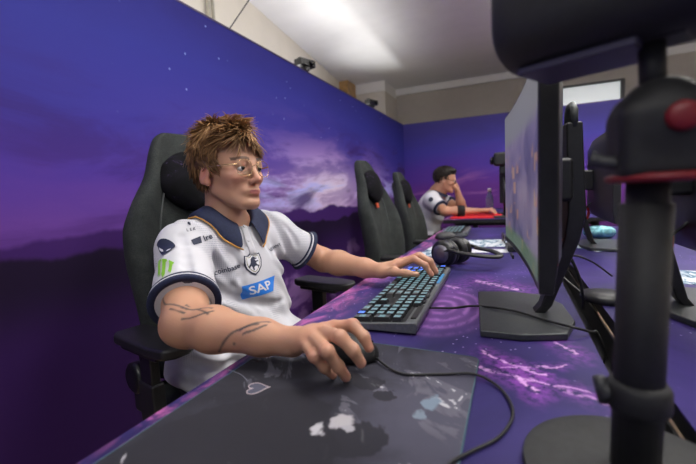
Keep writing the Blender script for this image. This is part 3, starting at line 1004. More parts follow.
b = MB(); b.tube(spline([(-.035, -.05, .02), (-.07, -.02, .012), (-.09, .03, .012), (-.08, .06, .014)], 6), .004, 8); b.build('microphone_boom', BLKS, hr, smooth=True)
tag(hr, 'black over-ear headphones lying on the desk past the keyboard', 'headphones')

PAPER = bpy.data.materials.new('printed_paper_white_teal'); nt = NT(PAPER)
co = nt.coord(); x, y, z = nt.sep(co)[:3]
n = nt.noise(nt.comb(x, nt.m('MULTIPLY', y, .5), 0.0), 34, 3, .6, .8)
nt.base(nt.ramp(n, [(.30, (.02, .03, .07)), (.43, (.10, .22, .32)), (.52, (.62, .66, .70)), (.75, (.70, .72, .75))])); nt.set(Roughness=.6)
PAPW = mat('white_paper', (.62, .62, .66), .6, grain=20, gamt=.05)


def sheet(name, pxy, size, rz, m, label, z=DZ, t=.0012, cat='paper'):
    p = atz(*pxy, z)
    r_ = rotz(rz)
    b = MB(); b.box((0, 0, t / 2 + .0004), (size[0], size[1], t), r_)
    o = b.build(name, m); o.location = (p[0], p[1], z); tag(o, label, cat); return o


sheet('sticker_sheet', (478, 243.5), (.30, .26), .2, PAPER, 'white and teal printed sticker sheet under the amber sunglasses')
sheet('sticker_sheet', (437, 250), (.10, .36), -.05, PAPER, 'narrow white and teal printed strip by the desk edge past the headphones')
sheet('paper_sheet', (482, 251), (.22, .10), .1, PAPW, 'plain white paper lying beside the headphones', t=.0008)
sheet('sticker_sheet', (600, 247), (.20, .22), .5, PAPER, 'white and teal printed sheet on the facing desk behind the monitor column')
sheet('sticker_sheet', (683, 277), (.16, .20), -.2, PAPER, 'white and teal printed sheet on the facing desk under the dark monitor')
# wrapped teal packet on the facing desk
S = SDF(); S.ell((0, 0, .03), (.07, .055, .032), k=.01).ell((.03, .02, .028), (.05, .05, .028), k=.01)
S.post = lambda P, d: d + .003 * np.sin(P[:, 0] * 160 + 3 * np.sin(P[:, 1] * 90))
V, F = S.mesh(.005); V[:, 2] = np.maximum(V[:, 2], .0005)
p = atz(594, 238, DZ)
o = np_mesh('crumpled_packet', V, F, mat('teal_foil', (.16, .42, .48), .3, .3, grain=40)); o.location = (p[0] + .02, p[1], DZ + .0005)
tag(o, 'crumpled pale teal packet on the facing desk', 'packet')
# second keyboard, mouse, sunglasses, small boxes further along
keyboard((-.335, 2.56, DZ + .0004), math.radians(2), 'small dark keyboard in front of the second empty chair', .0165, .024, small=True)
S = SDF(); S.ell((0, 0, .012), (.062, .034, .028), k=.01).ell((-.015, 0, .014), (.042, .035, .026), k=.02); S.plane((0, 0, .0015), (0, 0, -1), .002)
V, F = S.mesh(.003); V[:, 2] = np.maximum(V[:, 2], .001)
p = atz(446, 239, DZ)
m2 = empty('computer_mouse', (p[0], p[1], DZ + .0005), math.radians(30)); np_mesh('shell', V, F, DGREY, m2)
b = MB(); b.lathe([(.001, -.004), (.009, -.004), (.010, 0), (.009, .004), (.001, .004)], (.034, 0, .030), 14, rotx(math.pi / 2)); b.build('scroll_wheel', BLK, m2, smooth=True)
tag(m2, 'dark grey mouse lying by the small dark keyboard', 'mouse')
p = atz(506, 243, DZ)
gr = empty('sunglasses', (p[0] - .01, p[1], DZ + .002), math.radians(188))
AMB = mat('amber_lens', (.30, .10, .03), .12); 
for s_ in (-1, 1):
    b = MB(); ring = [(.002, s_ * .036 + .027 * math.cos(a), .026 + .023 * math.sin(a)) for a in np.linspace(0, 2 * math.pi, 20, endpoint=False)]
    b.tube(ring, .003, 6, loop=True); b.build('rim', BLKS, gr, smooth=True)
    b = MB(); b.loft([[(.001, y_, z_) for _, y_, z_ in ring], [(.003, y_, z_) for _, y_, z_ in ring]]); b.build('lens', AMB, gr)
    b = MB(); b.tube([(.0, s_ * .064, .034), (-.05, s_ * .068, .030), (-.12, s_ * .062, .006)], .0028, 6); b.build('temple', BLKS, gr, smooth=True)
b = MB(); b.tube(spline([(.002, -.010, .030), (.004, 0, .034), (.002, .010, .030)], 4), .0026, 6); b.build('bridge', BLKS, gr, smooth=True)
tag(gr, 'amber-lensed sunglasses standing open on the sticker sheet', 'sunglasses')
for i, (pxy, size, lab) in enumerate((((517, 250), (.09, .13, .028), 'flat black accessory box beside the monitor, under the screen edge'), ((514, 235), (.07, .10, .022), 'small dark grey adapter box past the flat black box'))):
    p = atz(*pxy, DZ); b = MB(); b.box((0, 0, size[2] / 2 + .0005), size); o = b.build('accessory_box', [BLK, DGREY][i], bevel=.006)
    o.location = (p[0], p[1], DZ); o.rotation_euler = (0, 0, .1)
    tag(o, lab, 'box')
# dark puck with lead behind the desk gap
p = atz(606, 300, DZ)
pr_ = empty('desk_puck', (p[0], p[1], DZ + .0005))
b = MB(); b.lathe([(.055, 0), (.058, .006), (.055, .016), (.03, .022), (.001, .022)], seg=32); b.build('puck_body', BLK, pr_, smooth=True)
b = MB(); b.tube(spline([(-.05, 0, .012), (-.09, .05, .05), (-.06, .14, .085), (.0, .20, .06), (.06, .24, .01)], 8), .003, 7); b.build('lead', CAB, pr_, smooth=True)
tag(pr_, 'round black puck with a lead on the facing desk near the gap', 'device')

# red mouse pad, bottle, far monitor with its camera on the far desk
FZ = .78
q0 = aty(447, 214, 3.25); q1 = aty(501, 212, 3.25)
b = MB(); pp = []
for cx, cy, a0 in ((-.10, 3.62, 0), (-.44, 3.62, 90), (-.44, 3.16, 180), (-.10, 3.16, 270)):
    for k in range(5):
        a = math.radians(a0 + 22.5 * k); pp.append((cx + .02 * math.cos(a), cy + .02 * math.sin(a)))
b.prism(pp, FZ + .0005, FZ + .006)
tag(b.build('mouse_pad', mat('red_cloth', (.75, .012, .020), .75, grain=60, gamt=.1)), 'bright red mouse pad under the far player\'s arms', 'mouse pad')
br = empty('water_bottle', (-.185, 3.66, FZ + .0005))
b = MB(); b.lathe([(.030, 0), (.033, .01), (.033, .13), (.030, .15), (.014, .185), (.013, .20)], seg=20)
gm = mat('clear_plastic', (.55, .6, .75), .15); NT(gm).b.inputs['Transmission Weight'].default_value = .75
b.build('bottle_body', gm, br, smooth=True)
b = MB(); b.lathe([(.015, .198), (.015, .222), (.012, .225)], seg=18); b.build('cap', PAPW, br, smooth=True)
tag(br, 'clear plastic water bottle standing behind the red mouse pad', 'bottle')
fm = empty('monitor', (-.015, 3.64, FZ + .0005), math.radians(-4))
b = MB(); b.box((-.04, 0, .27), (.035, .56, .34)); b.build('housing', BLK, fm, bevel=.005)
b = MB(); b.box((-.059, 0, .27), (.002, .54, .32)); b.build('screen', SCRD, fm)
b = MB(); b.prism([(-.09, -.13), (.09, -.13), (.09, .13), (-.09, .13)], 0, .012); b.build('foot', STG, fm, bevel=.003)
b = MB(); b.box((.005, 0, .18), (.04, .06, .34)); b.build('column', BLK, fm, bevel=.004)
tag(fm, 'black monitor on the far desk in front of the far player', 'monitor')
fs = empty('camera_stand', (-.05, 3.19, FZ + .0005))
b = MB(); b.lathe([(.09, 0), (.09, .01), (.02, .016)], seg=28); b.build('round_base', DGREY, fs, bevel=.001)
b = MB(); b.tube([(0, 0, .012), (.0, 0, .33)], .013, 12); b.build('pole', BLKS, fs, smooth=True)
b = MB(); b.box((0, 0, .355), (.075, .06, .06)); b.build('tilt_head', BLKS, fs, bevel=.01)
tag(fs, 'slim black camera stand on the far desk before the back partition', 'stand')
fc = empty('video_camera', (-.02, 3.19, FZ + .3865), math.radians(5))
b = MB(); b.box((.0, 0, .058), (.22, .10, .10)); b.build('body', BLK, fc, bevel=.016)
b = MB(); b.lathe([(.028, 0), (.030, .02), (.024, .026), (.001, .022)], (-.108, 0, .05), 18, roty(-math.pi / 2)); b.build('lens', GLS, fc, smooth=True)
b = MB(); b.box((.01, 0, .004), (.09, .05, .007)); b.build('tripod_plate', DGREY, fc)
tag(fc, 'boxy black camera on the slim stand of the far desk', 'camera')

# ------------------------------------------------------------------ gaming chairs (face local +x, origin on the floor)
CHF = bpy.data.materials.new('charcoal_woven_fabric'); nt = NT(CHF)
co = nt.coord(); n = nt.noise(co, 260, 3, .7); n_b = nt.noise(co, 14, 4, .6)
nt.base(nt.mix(nt.m('MULTIPLY', n, n_b), (.010, .012, .012), (.11, .122, .118))); nt.set(Roughness=.9)
nt.b.inputs['Specular IOR Level'].default_value = .2; nt.bump(n, .5, .0015)
CHS = mat('chair_side_leatherette', (.016, .017, .018), .55, grain=40, gamt=.25)
CHP = mat('chair_black_plastic', (.013, .013, .014), .45, grain=50, gamt=.15, gstr=.05)
PILM = bpy.data.materials.new('headrest_pillow_dark_speckled'); nt = NT(PILM)
co = nt.coord(); n = nt.noise(co, 22, 4, .65, .8)
nt.base(nt.ramp(n, [(.45, (.006, .006, .007)), (.62, (.010, .009, .014)), (.70, (.08, .05, .13))])); nt.set(Roughness=.9); nt.b.inputs['Specular IOR Level'].default_value = .15
CHO = mat('orange_red_tag', (.50, .07, .02), .6)


def back_section(t):
    """half width, bolster depth and thickness of the backrest at height parameter t (0 bottom .. 1 top)"""
    tt = [0, .12, .3, .48, .60, .70, .80, .90, .97, 1.0]
    hw = [.235, .25, .262, .275, .262, .215, .155, .122, .092, .058]
    bo = [.075, .085, .090, .080, .060, .045, .035, .025, .015, .005]
    return np.interp(t, tt, hw), np.interp(t, tt, bo)


def make_chair(name='gaming_chair', ztop=1.26, seat_z=.47, arm_z=.705):
    r = empty(name)
    z0 = seat_z + .02; H = ztop - z0
    lean = .125
    secs = []
    for t in np.concatenate([np.linspace(0, .9, 19), [.94, .97, .99, 1.0]]):
        hw, bo = back_section(t)
        xb = -.215 - lean * t + .03 * math.sin(t * math.pi)
        thick = .075 - .025 * t
        if t > .95: thick *= .85
        if t == 1.0: thick *= .5
        pts = []
        for u in np.linspace(-1, 1, 15):
            e = max(0, (abs(u) - .50) / .50)
            pts.append((xb + bo * math.sin(min(1, e * 1.25) * math.pi / 2) ** 1.5 * (1 if abs(u) < .98 else .72), hw * u))
        for u in np.linspace(.96, -.96, 11):
            pts.append((xb - thick * (1 - .45 * abs(u) ** 3) + (.30 * bo) * abs(u) ** 3, hw * u))
        secs.append([(x_, y_, z0 + H * t) for x_, y_ in pts])
    b = MB(); b.loft(secs); bk = b.build('backrest', CHF, r, sub=1)
    # piping lines that split bolsters from the centre panel
    for s_ in (-1, 1):
        pts = []
        for t in np.linspace(.06, .78, 16):
            hw, bo = back_section(t); xb = -.215 - lean * t + .03 * math.sin(t * math.pi)
            pts.append((xb + .010, s_ * hw * .545, z0 + H * t))
        b = MB(); b.tube(pts, .0032, 6); b.build('piping', mat('grey_piping', (.075, .08, .082), .7), bk, smooth=True)
    S = SDF(); xb = -.215 - lean * .80
    Rp = roty(-.19)
    S.ell((xb + .042, 0, z0 + H * .78), (.042, .100, .105), Rp, k=.02); S.ell((xb + .03, 0, z0 + H * .78), (.040, .118, .085), Rp, k=.03)
    V, F = S.mesh(.008); np_mesh('headrest_pillow', V, F, PILM, r)
    b = MB(); xt = -.215 - lean * .62 + .028
    b.box((xt + .012, 0, z0 + H * .635), (.006, .035, .045), roty(-.2)); b.build('brand_tag', CHO, r)
    # seat
    S = SDF()
    S.rbox((.045, 0, seat_z - .05), (.27, .20, .055), .045, k=.03)
    for s_ in (-1, 1): S.rbox((.035, s_ * .225, seat_z - .04), (.25, .055, .068), .045, k=.03)
    V, F = S.mesh(.012); np_mesh('seat', V, F, CHF, r)
    b = MB(); b.box((0, 0, seat_z - .128), (.34, .30, .035)); b.build('seat_mechanism', CHP, r, bevel=.006)
    for s_ in (-1, 1):
        # recline hinge cover with round cap
        b = MB(); b.box((-.19, s_ * .262, seat_z + .02), (.11, .03, .15)); hg = b.build('recline_hinge', CHP, r, bevel=.012)
        b = MB(); b.lathe([(.045, 0), (.045, .014), (.036, .020), (.001, .020)], (-.20, s_ * .275, seat_z + .06), 24, rotx(-math.pi / 2 * s_)); b.build('hinge_cap', BLKS, hg, smooth=True)
        # armrest: bracket, post, pad
        ay = s_ * .325
        b = MB(); b.box((-.02, s_ * .27, seat_z - .125), (.07, .16, .018)); b.box((-.02, ay, (seat_z - .12 + arm_z - .12) / 2), (.072, .034, arm_z - .12 - seat_z + .12))
        ar = b.build('armrest', CHP, r, bevel=.006)
        b = MB(); b.box((-.02, ay, arm_z - .085), (.055, .024, .11)); b.box((.0, ay, arm_z - .030), (.17, .07, .014)); b.build('post', BLKS, ar, bevel=.004)
        pw = [(-.125, -.034), (-.10, -.046), (.06, -.050), (.115, -.040), (.130, -.018), (.130, .018), (.115, .040), (.06, .050), (-.10, .046), (-.125, .034)]
        b = MB(); b.prism([(x_ + .01, y_ + ay) for x_, y_ in pw], arm_z - .024, arm_z + .002); b.build('arm_pad', CHP, ar, bevel=.008)
    b = MB(); b.lathe([(.028, .30), (.028, seat_z - .145)], seg=16); b.lathe([(.040, .09), (.036, .31)], seg=18); b.build('gas_column', CHP, r, smooth=True)
    b = MB(); b.lathe([(.05, .07), (.055, .08), (.05, .125)], seg=20); b.build('hub', CHP, r)
    for k in range(5):
        a = 2 * math.pi * k / 5 + .3; R_ = rotz(a)
        b = MB()
        secs = [[R_ @ np.array(p) for p in ((x_, -w_, z_), (x_, w_, z_), (x_, w_ * .8, z_ + h_), (x_, -w_ * .8, z_ + h_))] for x_, w_, z_, h_ in ((.04, .03, .075, .045), (.18, .026, .070, .034), (.31, .020, .064, .022))]
        b.loft(secs); lg = b.build('leg', CHP, r, bevel=.004)
        c_ = R_ @ np.array([.30, 0, .0305])
        b = MB()
        for s_ in (-1, 1):
            b.lathe([(.012, 0), (.030, .002), (.030, .016), (.012, .018)], c_ + R_ @ np.array([0, s_ * .012 - .009, 0]), 16, R_ @ rotx(-math.pi / 2))
        b.box(c_ + np.array([0, 0, .024]), (.016, .016, .026)); b.build('caster', BLKS, lg, smooth=True)
    return r


chair = make_chair()
chair.location = (-.735, .955, 0); chair.rotation_euler = (0, 0, math.radians(-13))
tag(chair, 'charcoal fabric gaming chair with the near player sitting in it', 'chair', 'gaming chairs along the desks')
for loc, a, lab, sc in (((-.515, 2.235, 0), -2, 'empty charcoal gaming chair behind the near player, nearer of the two empty ones', .97),
                        ((-.505, 2.96, 0), 0, 'empty charcoal gaming chair in front of the far player, farther of the two empty ones', .93),
                        ((-.74, 3.665, 0), 0, 'charcoal gaming chair with the far player sitting in it', .88)):
    c = copy_tree(chair); c.location = loc; c.rotation_euler = (0, 0, math.radians(a)); c.scale = (sc, sc, sc); c['label'] = lab

# ------------------------------------------------------------------ people
SKIN = bpy.data.materials.new('skin'); nt = NT(SKIN)
at = nt.n('ShaderNodeVertexColor', layer_name='tint'); co = nt.coord()
nz = nt.noise(co, 55, 4, .6)
mixn = nt.n('ShaderNodeMix', data_type='RGBA', blend_type='MULTIPLY'); nt.lk(nt.m('MULTIPLY', nz, .35), mixn.inputs[0]); nt.lk(at.outputs[0], mixn.inputs[6]); mixn.inputs[7].default_value = (.95, .72, .66, 1)
nt.t.links.new(mixn.outputs[2], nt.b.inputs['Base Color']); nt.set(Roughness=.48)
nt.b.inputs['Subsurface Weight'].default_value = .18; nt.b.inputs['Subsurface Radius'].default_value = (.012, .005, .003); nt.b.inputs['Subsurface Scale'].default_value = .5
nt.bump(nt.noise(co, 420, 3, .6), .12, .0008)
SKC = np.array([.53, .295, .190])


def hframe(o, yaw, pitch=0.0, roll=0.0):
    """rotation whose columns are the head's forward, left and up axes"""
    return rotz(yaw) @ roty(pitch) @ rotx(roll)


def head_sdf(S, o, R, s=1.0):
    T = lambda p: np.array(o) + R @ (np.array(p) * s)
    E = lambda c, r, rot=None, k=.02, op='u': S.ell(T(c), np.array(r) * s, R if rot is None else R @ rot, k * s, op)
    C = lambda a, b_, ra, rb=None, k=.02, op='u': S.cap(T(a), T(b_), ra * s, (ra if rb is None else rb) * s, k * s, op)
    E((-.014, 0, .030), (.098, .074, .086), k=.02)
    E((.026, 0, -.020), (.060, .058, .082), k=.03)
    E((.034, 0, -.072), (.046, .040, .032), k=.022)
    E((.074, 0, -.100), (.017, .019, .014), k=.025)
    for q in (-1, 1):
        C((-.008, q * .049, -.056), (.060, q * .022, -.098), .014, .012, k=.025)
        E((.054, q * .042, -.028), (.021, .017, .015), k=.022)
    C((.078, -.030, .014), (.078, .030, .014), .011, k=.016)
    for q in (-1, 1):
        E((.094, q * .031, -.003), (.016, .017, .012), k=.012, op='s')
        E((.074, q * .031, .003), (.0135, .0155, .0115), k=.006)
    C((.084, 0, .004), (.104, 0, -.034), .0075, .0088, k=.012)
    E((.104, 0, -.038), (.0115, .0095, .0085), k=.008)
    for q in (-1, 1):
        E((.095, q * .0105, -.041), (.010, .0065, .0068), k=.006)
        E((.100, q * .006, -.048), (.005, .003, .003), k=.003, op='s')
    E((.079, 0, -.066), (.013, .026, .012), k=.016)
    E((.0875, 0, -.0648), (.0062, .019, .0036), k=.005)
    E((.0855, 0, -.0738), (.0066, .0165, .0044), k=.005)
    C((.0945, -.020, -.0693), (.0945, .020, -.0693), .0016, k=.003, op='s')
    E((.089, 0, -.085), (.006, .018, .005), k=.008, op='s')
    for q in (-1, 1):
        Re = rotx(q * .22) @ roty(.16)
        E((-.010, q * .079, -.012), (.019, .0075, .031), Re, k=.010)
        E((-.008, q * .086, -.008), (.010, .006, .018), Re, k=.006, op='s')
        E((-.002, q * .077, -.037), (.008, .006, .010), Re, k=.008)
    return T


def finger(S, pts, rs):
    S.chain(pts, rs, .006)


def hand(S, wrist, mcps, fingers, thumb, palm_r=.0115):
    """fingers: list of [pip, dip, tip] world points matching mcps"""
    for mc in mcps:
        S.cap(wrist + (mc - wrist) * .12, mc, .0145, palm_r, .016)
    for a_, b_ in zip(mcps[:-1], mcps[1:]):
        S.cap(a_ + (wrist - a_) * .25, b_ + (wrist - b_) * .25, .0105, .0105, .014)
    for mc, fg, sc in zip(mcps, fingers, (1, 1.03, .98, .86)):
        finger(S, [mc] + fg, [.0112 * sc, .0104 * sc, .0093 * sc, .0080 * sc])
    S.chain(thumb, [.014, .0125, .0102, .0085], .012)


def dist_poly(V, pts):
    d = np.full(len(V), 9.0)
    for a_, b_ in zip(pts[:-1], pts[1:]):
        e = b_ - a_; t = np.clip(((V - a_) @ e) / (e @ e + 1e-12), 0, 1)
        d = np.minimum(d, np.linalg.norm(V - a_ - t[:, None] * e, axis=1))
    return d


def cam_hit(bvh, x, y):
    d = ray(x, y); d = d / np.linalg.norm(d)
    h = bvh.ray_cast(Vector((0, 0, CAMZ)), Vector(d))
    return (np.array(h[0]), np.array(h[1])) if h[0] is not None else (None, None)


def hair_mesh(name, o, R, s, n, length, mats, parent, off, seed, zfront, rad=.0065, wild=1.0, flow=(.6, 0, .35)):
    rg = np.random.RandomState(seed); b = MB(); shades = []
    k = 0
    while k < n:
        d = rg.normal(size=3); d /= np.linalg.norm(d)
        p = np.array([-.014, 0, .030]) + d * np.array([.100, .077, .090])
        x_, y_, z_ = p
        hl = zfront if x_ > .045 else (np.interp(x_, [-.11, -.06, -.02, .02, .045], [-.055, -.045, .012, .012, zfront]))
        if z_ < hl: continue
        k += 1
        top = max(0, (z_ - .04) / .08)
        nrm = d / np.array([.100, .077, .090]); nrm /= np.linalg.norm(nrm)
        nf = np.array([math.sin(p[1] * 62 + 1.3) + math.sin(p[2] * 55 + p[0] * 31), math.sin(p[0] * 58 + 2.1) + math.sin(p[2] * 47 + .4), math.sin(p[0] * 66 + p[1] * 40) + math.sin(p[1] * 51 + 2.)]) * .5
        fl = np.array(flow, float) * (.35 + .65 * top) + np.array([0, np.sign(y_ + rg.normal() * .02) * .30, -.85 * (1 - top)]) + nf * .55 * wild
        fl = fl - nrm * (fl @ nrm); fl /= np.linalg.norm(fl) + 1e-6
        dr = fl + nrm * (.15 + .09 * top * (1 + nf[0]) + .12 * nf[1]) + rg.normal(size=3) * .10 * wild
        dr /= np.linalg.norm(dr)
        stray = rg.rand() < .07
        if stray: dr = dr + nrm * .15 + rg.normal(size=3) * .30 * wild; dr /= np.linalg.norm(dr)
        L = length * (.55 + .45 * top + .3 * rg.rand()); curl = (nf * 1.2 + rg.normal(size=3) * .22) * wild
        pts = [p]; cur = p.copy(); q = dr.copy(); m_ = 6
        for i in range(m_ - 1):
            cur = cur + q * L / (m_ - 1); pts.append(cur.copy())
            q = q + (curl + np.array([.05, 0, -.25]) - nrm * .42) * (1.0 / (m_ - 1)); q /= np.linalg.norm(q)
            if i >= 1: q[2] = min(q[2], .22 - .10 * i); q /= np.linalg.norm(q)
            # keep the lock outside the skull
            e = (cur - np.array([-.014, 0, .030])) / np.array([.101, .078, .091]); g = np.linalg.norm(e)
            if g < 1.02: cur = np.array([-.014, 0, .030]) + (cur - np.array([-.014, 0, .030])) / g * 1.03; pts[-1] = cur.copy()
        w_ = [np.array(o) + R @ (pt * s) for pt in pts]
        r0 = rad * (.55 if stray else 1) * (.6 + .6 * rg.rand()) * s
        n0 = len(b.v)
        b.tube(w_, [r0 * .8, r0, r0 * .95, r0 * .75, r0 * .5, r0 * .12], 5, flat=.5)
        sh = rg.rand()
        for i in range(m_):
            shades += [(sh, i / (m_ - 1), top)] * 5
        assert len(b.v) - n0 == m_ * 5
    ob = b.build(name, mats, None, smooth=True)
    co_ = np.array(b.v) - np.array(off)
    ob.data.vertices.foreach_set('co', co_.astype(np.float32).ravel()); ob.data.update()
    ob.parent = parent
    return ob, np.array(shades)


def solid_attr(o, arr):
    color_attr(o, arr)


HAIRM = bpy.data.materials.new('hair'); nt = NT(HAIRM)
at = nt.n('ShaderNodeVertexColor', layer_name='tint'); nt.t.links.new(at.outputs[0], nt.b.inputs['Base Color']); nt.set(Roughness=.5)
nt.b.inputs['Specular IOR Level'].default_value = .3


def shirt_mat(name, halftone):
    m = bpy.data.materials.new(name); nt = NT(m); co = nt.coord()
    x, y, z = nt.sep(co)[:3]
    n = nt.noise(co, 5, 3, .5)
    c = nt.mix(nt.sm(n, .35, .65), (.55, .55, .59), (.62, .615, .65))
    if halftone:
        # printed halftone dots on flank and chest
        gy = nt.m('FRACT', nt.m('MULTIPLY', nt.m('ADD', y, nt.m('MULTIPLY', x, .7)), 185)); gz = nt.m('FRACT', nt.m('MULTIPLY', nt.m('ADD', z, nt.m('MULTIPLY', y, .15)), 185))
        dy = nt.m('SUBTRACT', gy, .5); dz = nt.m('SUBTRACT', gz, .5)
        rr = nt.m('SQRT', nt.m('ADD', nt.m('MULTIPLY', dy, dy), nt.m('MULTIPLY', dz, dz)))
        area_ = nt.m('MULTIPLY', nt.sm(nt.noise(nt.comb(nt.m('MULTIPLY', x, 1.2), y, nt.m('MULTIPLY', z, .6)), 8.5, 1), .47, .62), nt.sm(x, -.12, -.02))
        dots = nt.m('MULTIPLY', nt.sm(rr, .34, .22), area_)
        c = nt.mix(nt.m('MULTIPLY', dots, .55), c, (.10, .12, .22))
    nt.base(c); nt.set(Roughness=.75); nt.b.inputs['Sheen Weight'].default_value = .15
    nt.bump(nt.noise(co, 900, 2), .12, .0006)
    return m


NAVY = mat('navy_knit', (.012, .018, .055), .8, grain=200, gamt=.2)
ORNG = mat('ochre_piping', (.55, .27, .06), .7)
TROU = mat('dark_trouser_cloth', (.018, .019, .024), .85, grain=40, gamt=.3)
SHOE = mat('black_shoe_leather', (.012, .012, .013), .45)
GOLD = mat('gold_metal', (.75, .52, .28), .25, .9)
LENS = bpy.data.materials.new('spectacle_lens'); nt = NT(LENS)
nt.base((.95, .96, .98)); nt.set(Roughness=.03); nt.b.inputs['Transmission Weight'].default_value = 1.0; nt.b.inputs['IOR'].default_value = 1.08
EYEW = mat('eye_white', (.70, .66, .63), .2); IRIS = mat('iris_dark', (.05, .045, .04), .15)


def glasses(parent, o, R, s, off, rim_m, rim=.0009, hgt=.019, wid=.0235):
    g = empty('glasses', (0, 0, 0)); g.parent = parent
    T = lambda p: np.array(o) + R @ (np.array(p) * s) - np.array(off)
    for q in (-1, 1):
        ring = []
        for a in np.linspace(0, 2 * math.pi, 28, endpoint=False):
            ca, sa = math.cos(a), math.sin(a)
            yy_ = wid * math.copysign(abs(ca) ** .8, ca); zz_ = hgt * math.copysign(abs(sa) ** .8, sa)
            ring.append(T((.0985 - .55 * abs(yy_ + .033) ** 1.5, q * (.033 + yy_), -.007 + zz_)))
        b = MB(); b.tube(ring, rim * s, 6, loop=True); b.build('rim', rim_m, g, smooth=True)
        b = MB(); b.add(ring, [tuple(range(len(ring)))]); b.build('lens', LENS, g, solid=.001)
        b = MB(); b.tube([T((.0985 - .55 * (.033 + wid) ** 1.5, q * (.033 + wid), .001)), T((.072, q * .068, .002)), T((.0, q * .0805, .004)), T((-.016, q * .081, -.006))], .0019 * s, 6); b.build('temple', rim_m, g, smooth=True)
    b = MB(); b.tube(spline([T((.0978, -.0100, -.003)), T((.103, 0, .002)), T((.0978, .0100, -.003))], 5), rim * s, 6); b.build('bridge', rim_m, g, smooth=True)
    return g


def ring_band(parent, name, axis_p, axis_d, rfun, w, m, off, up=(0, 0, 1), n=36, thick=.002):
    pass


A_ = np.array


def seated_player():
    root = empty('person', (-.76, .93, 0)); off = A_(root.location)
    yawT = math.radians(-14); Ft = A_([math.cos(yawT), math.sin(yawT), 0]); St = A_([-math.sin(yawT), math.cos(yawT), 0]); Up = A_([0, 0, 1.0])
    Ho = A_([-.734, .888, 1.106]); HR = hframe(Ho, math.radians(-10), math.radians(-3), math.radians(-2))
    neck = A_([-.768, .898, .972])
    shR = A_([-.775, .735, .900]); shL = A_([-.735, 1.070, .906])
    elR = A_([-.600, .556, .782]); wrR = atz(291, 342, .778)
    elL = A_([-.630, 1.225, .790]); wrL = atz(381, 271, .778)
    S = SDF()
    T = head_sdf(S, Ho, HR)
    S.cap(T((-.046, 0, -.045)), neck + A_([-.006, 0, -.02]), .047, .052, .02)
    S.cap(neck + Up * -.03, neck + A_([-.01, .01, -.12]), .06, .09, .05)
    # trunk under the shirt
    S.ell(A_([-.785, .90, .82]), (.085, .135, .135), rotz(yawT), .05)
    S.ell(A_([-.775, .915, .66]), (.095, .13, .17), rotz(yawT), .05)
    S.cap(neck + Up * -.06, shR + A_([.0, .03, 0]), .045, .045, .04); S.cap(neck + Up * -.06, shL + A_([0, -.03, 0]), .045, .045, .04)
    # arms
    S.cap(shR, elR, .053, .046, .03)
    mid = elR + (wrR - elR) * .30 + A_([0, 0, -.001])
    S.cap(elR, mid, .040, .0415, .02); S.cap(mid, elR + (wrR - elR) * .75, .0415, .030, .02); S.cap(elR + (wrR - elR) * .75, wrR, .030, .0245, .02)
    S.ell(elR + A_([-.022, -.006, -.008]), (.026, .026, .026), k=.02)
    S.cap(shL, elL, .046, .040, .03)
    mid = elL + (wrL - elL) * .30
    S.cap(elL, mid, .040, .041, .02); S.cap(mid, elL + (wrL - elL) * .75, .041, .029, .02); S.cap(elL + (wrL - elL) * .75, wrL, .029, .0235, .02)
    P = lambda x, y, z: atz(x, y, z)
    mR = [P(334, 327, .798), P(321, 331, .802), P(312, 336, .797), P(305, 343, .787)]
    fR = [[P(353, 325, .806), P(364, 337, .790), P(369, 348, .772)],
          [P(340, 337, .812), P(353, 350, .793), P(361, 363, .768)],
          [P(327, 351, .797), P(338, 366, .768), P(346, 377, .7445)],
          [P(314, 356, .784), P(324, 367, .762), P(333, 375, .7435)]]
    thR = [wrR + A_([.012, .018, -.006]), A_([-.318, .618, .765]), A_([-.292, .652, .758]), A_([-.262, .655, .755])]
    hand(S, wrR, mR, fR, thR)
    mL = [P(401, 262, .803), P(403, 258.5, .810), P(405, 257, .812), P(407, 256, .810)]
    mL = [A_([-.318, 1.128, .800]), A_([-.310, 1.150, .806]), A_([-.312, 1.172, .804]), A_([-.320, 1.192, .798])]
    wrL2 = wrL
    fL = []
    for (mx, my, mz), (tx, ty, tz), hgt in zip(mL, ((-.222, 1.128, .772), (-.214, 1.158, .773), (-.220, 1.188, .772), (-.240, 1.215, .770)), (.818, .824, .821, .812)):
        pip = A_([mx + .045, my + (ty - my) * .4, hgt]); dip = A_([mx * .30 + tx * .70 + .012, my + (ty - my) * .8, hgt - .018])
        fL.append([pip, dip, A_([tx, ty, tz])])
    thL = [wrL + A_([.010, -.014, -.002]), A_([-.328, 1.098, .784]), A_([-.290, 1.090, .782]), A_([-.258, 1.096, .778])]
    hand(S, wrL, mL, fL, thL)
    V, F = S.mesh(.0027)
    # colour: warm tints where blood shows, ink of the tattoo
    C = np.tile(SKC, (len(V), 1))
    Lp = (V - Ho) @ HR

    def blob(c, r, col, amt):
        g = np.exp(-(((Lp - A_(c)) / A_(r)) ** 2).sum(1))[:, None] * amt
        C[:] = C * (1 - g) + A_(col) * g
    for q in (-1, 1):
        blob((.062, q * .046, -.034), (.03, .02, .025), (.62, .27, .20), .55)
        blob((-.010, q * .082, -.012), (.022, .015, .035), (.62, .22, .17), .75)
    blob((.106, 0, -.038), (.014, .014, .014), (.62, .26, .20), .55)
    lip = (np.abs(Lp[:, 1]) < .019) & (Lp[:, 0] > .079) & (np.abs(Lp[:, 2] + .0695) < .0072 - .2 * np.abs(Lp[:, 1]))
    C[lip] = (.46, .17, .15)
    brow = (Lp[:, 0] > .055) & (np.abs(np.abs(Lp[:, 1]) - .032) < .020) & (np.abs(Lp[:, 2] - .0205 + .06 * np.abs(np.abs(Lp[:, 1]) - .028)) < .0042)
    C[brow] = (.13, .07, .04)
    beard = np.exp(-((Lp - A_([.05, 0, -.095])) ** 2 / A_([.04, .05, .022]) ** 2).sum(1))[:, None] * .22
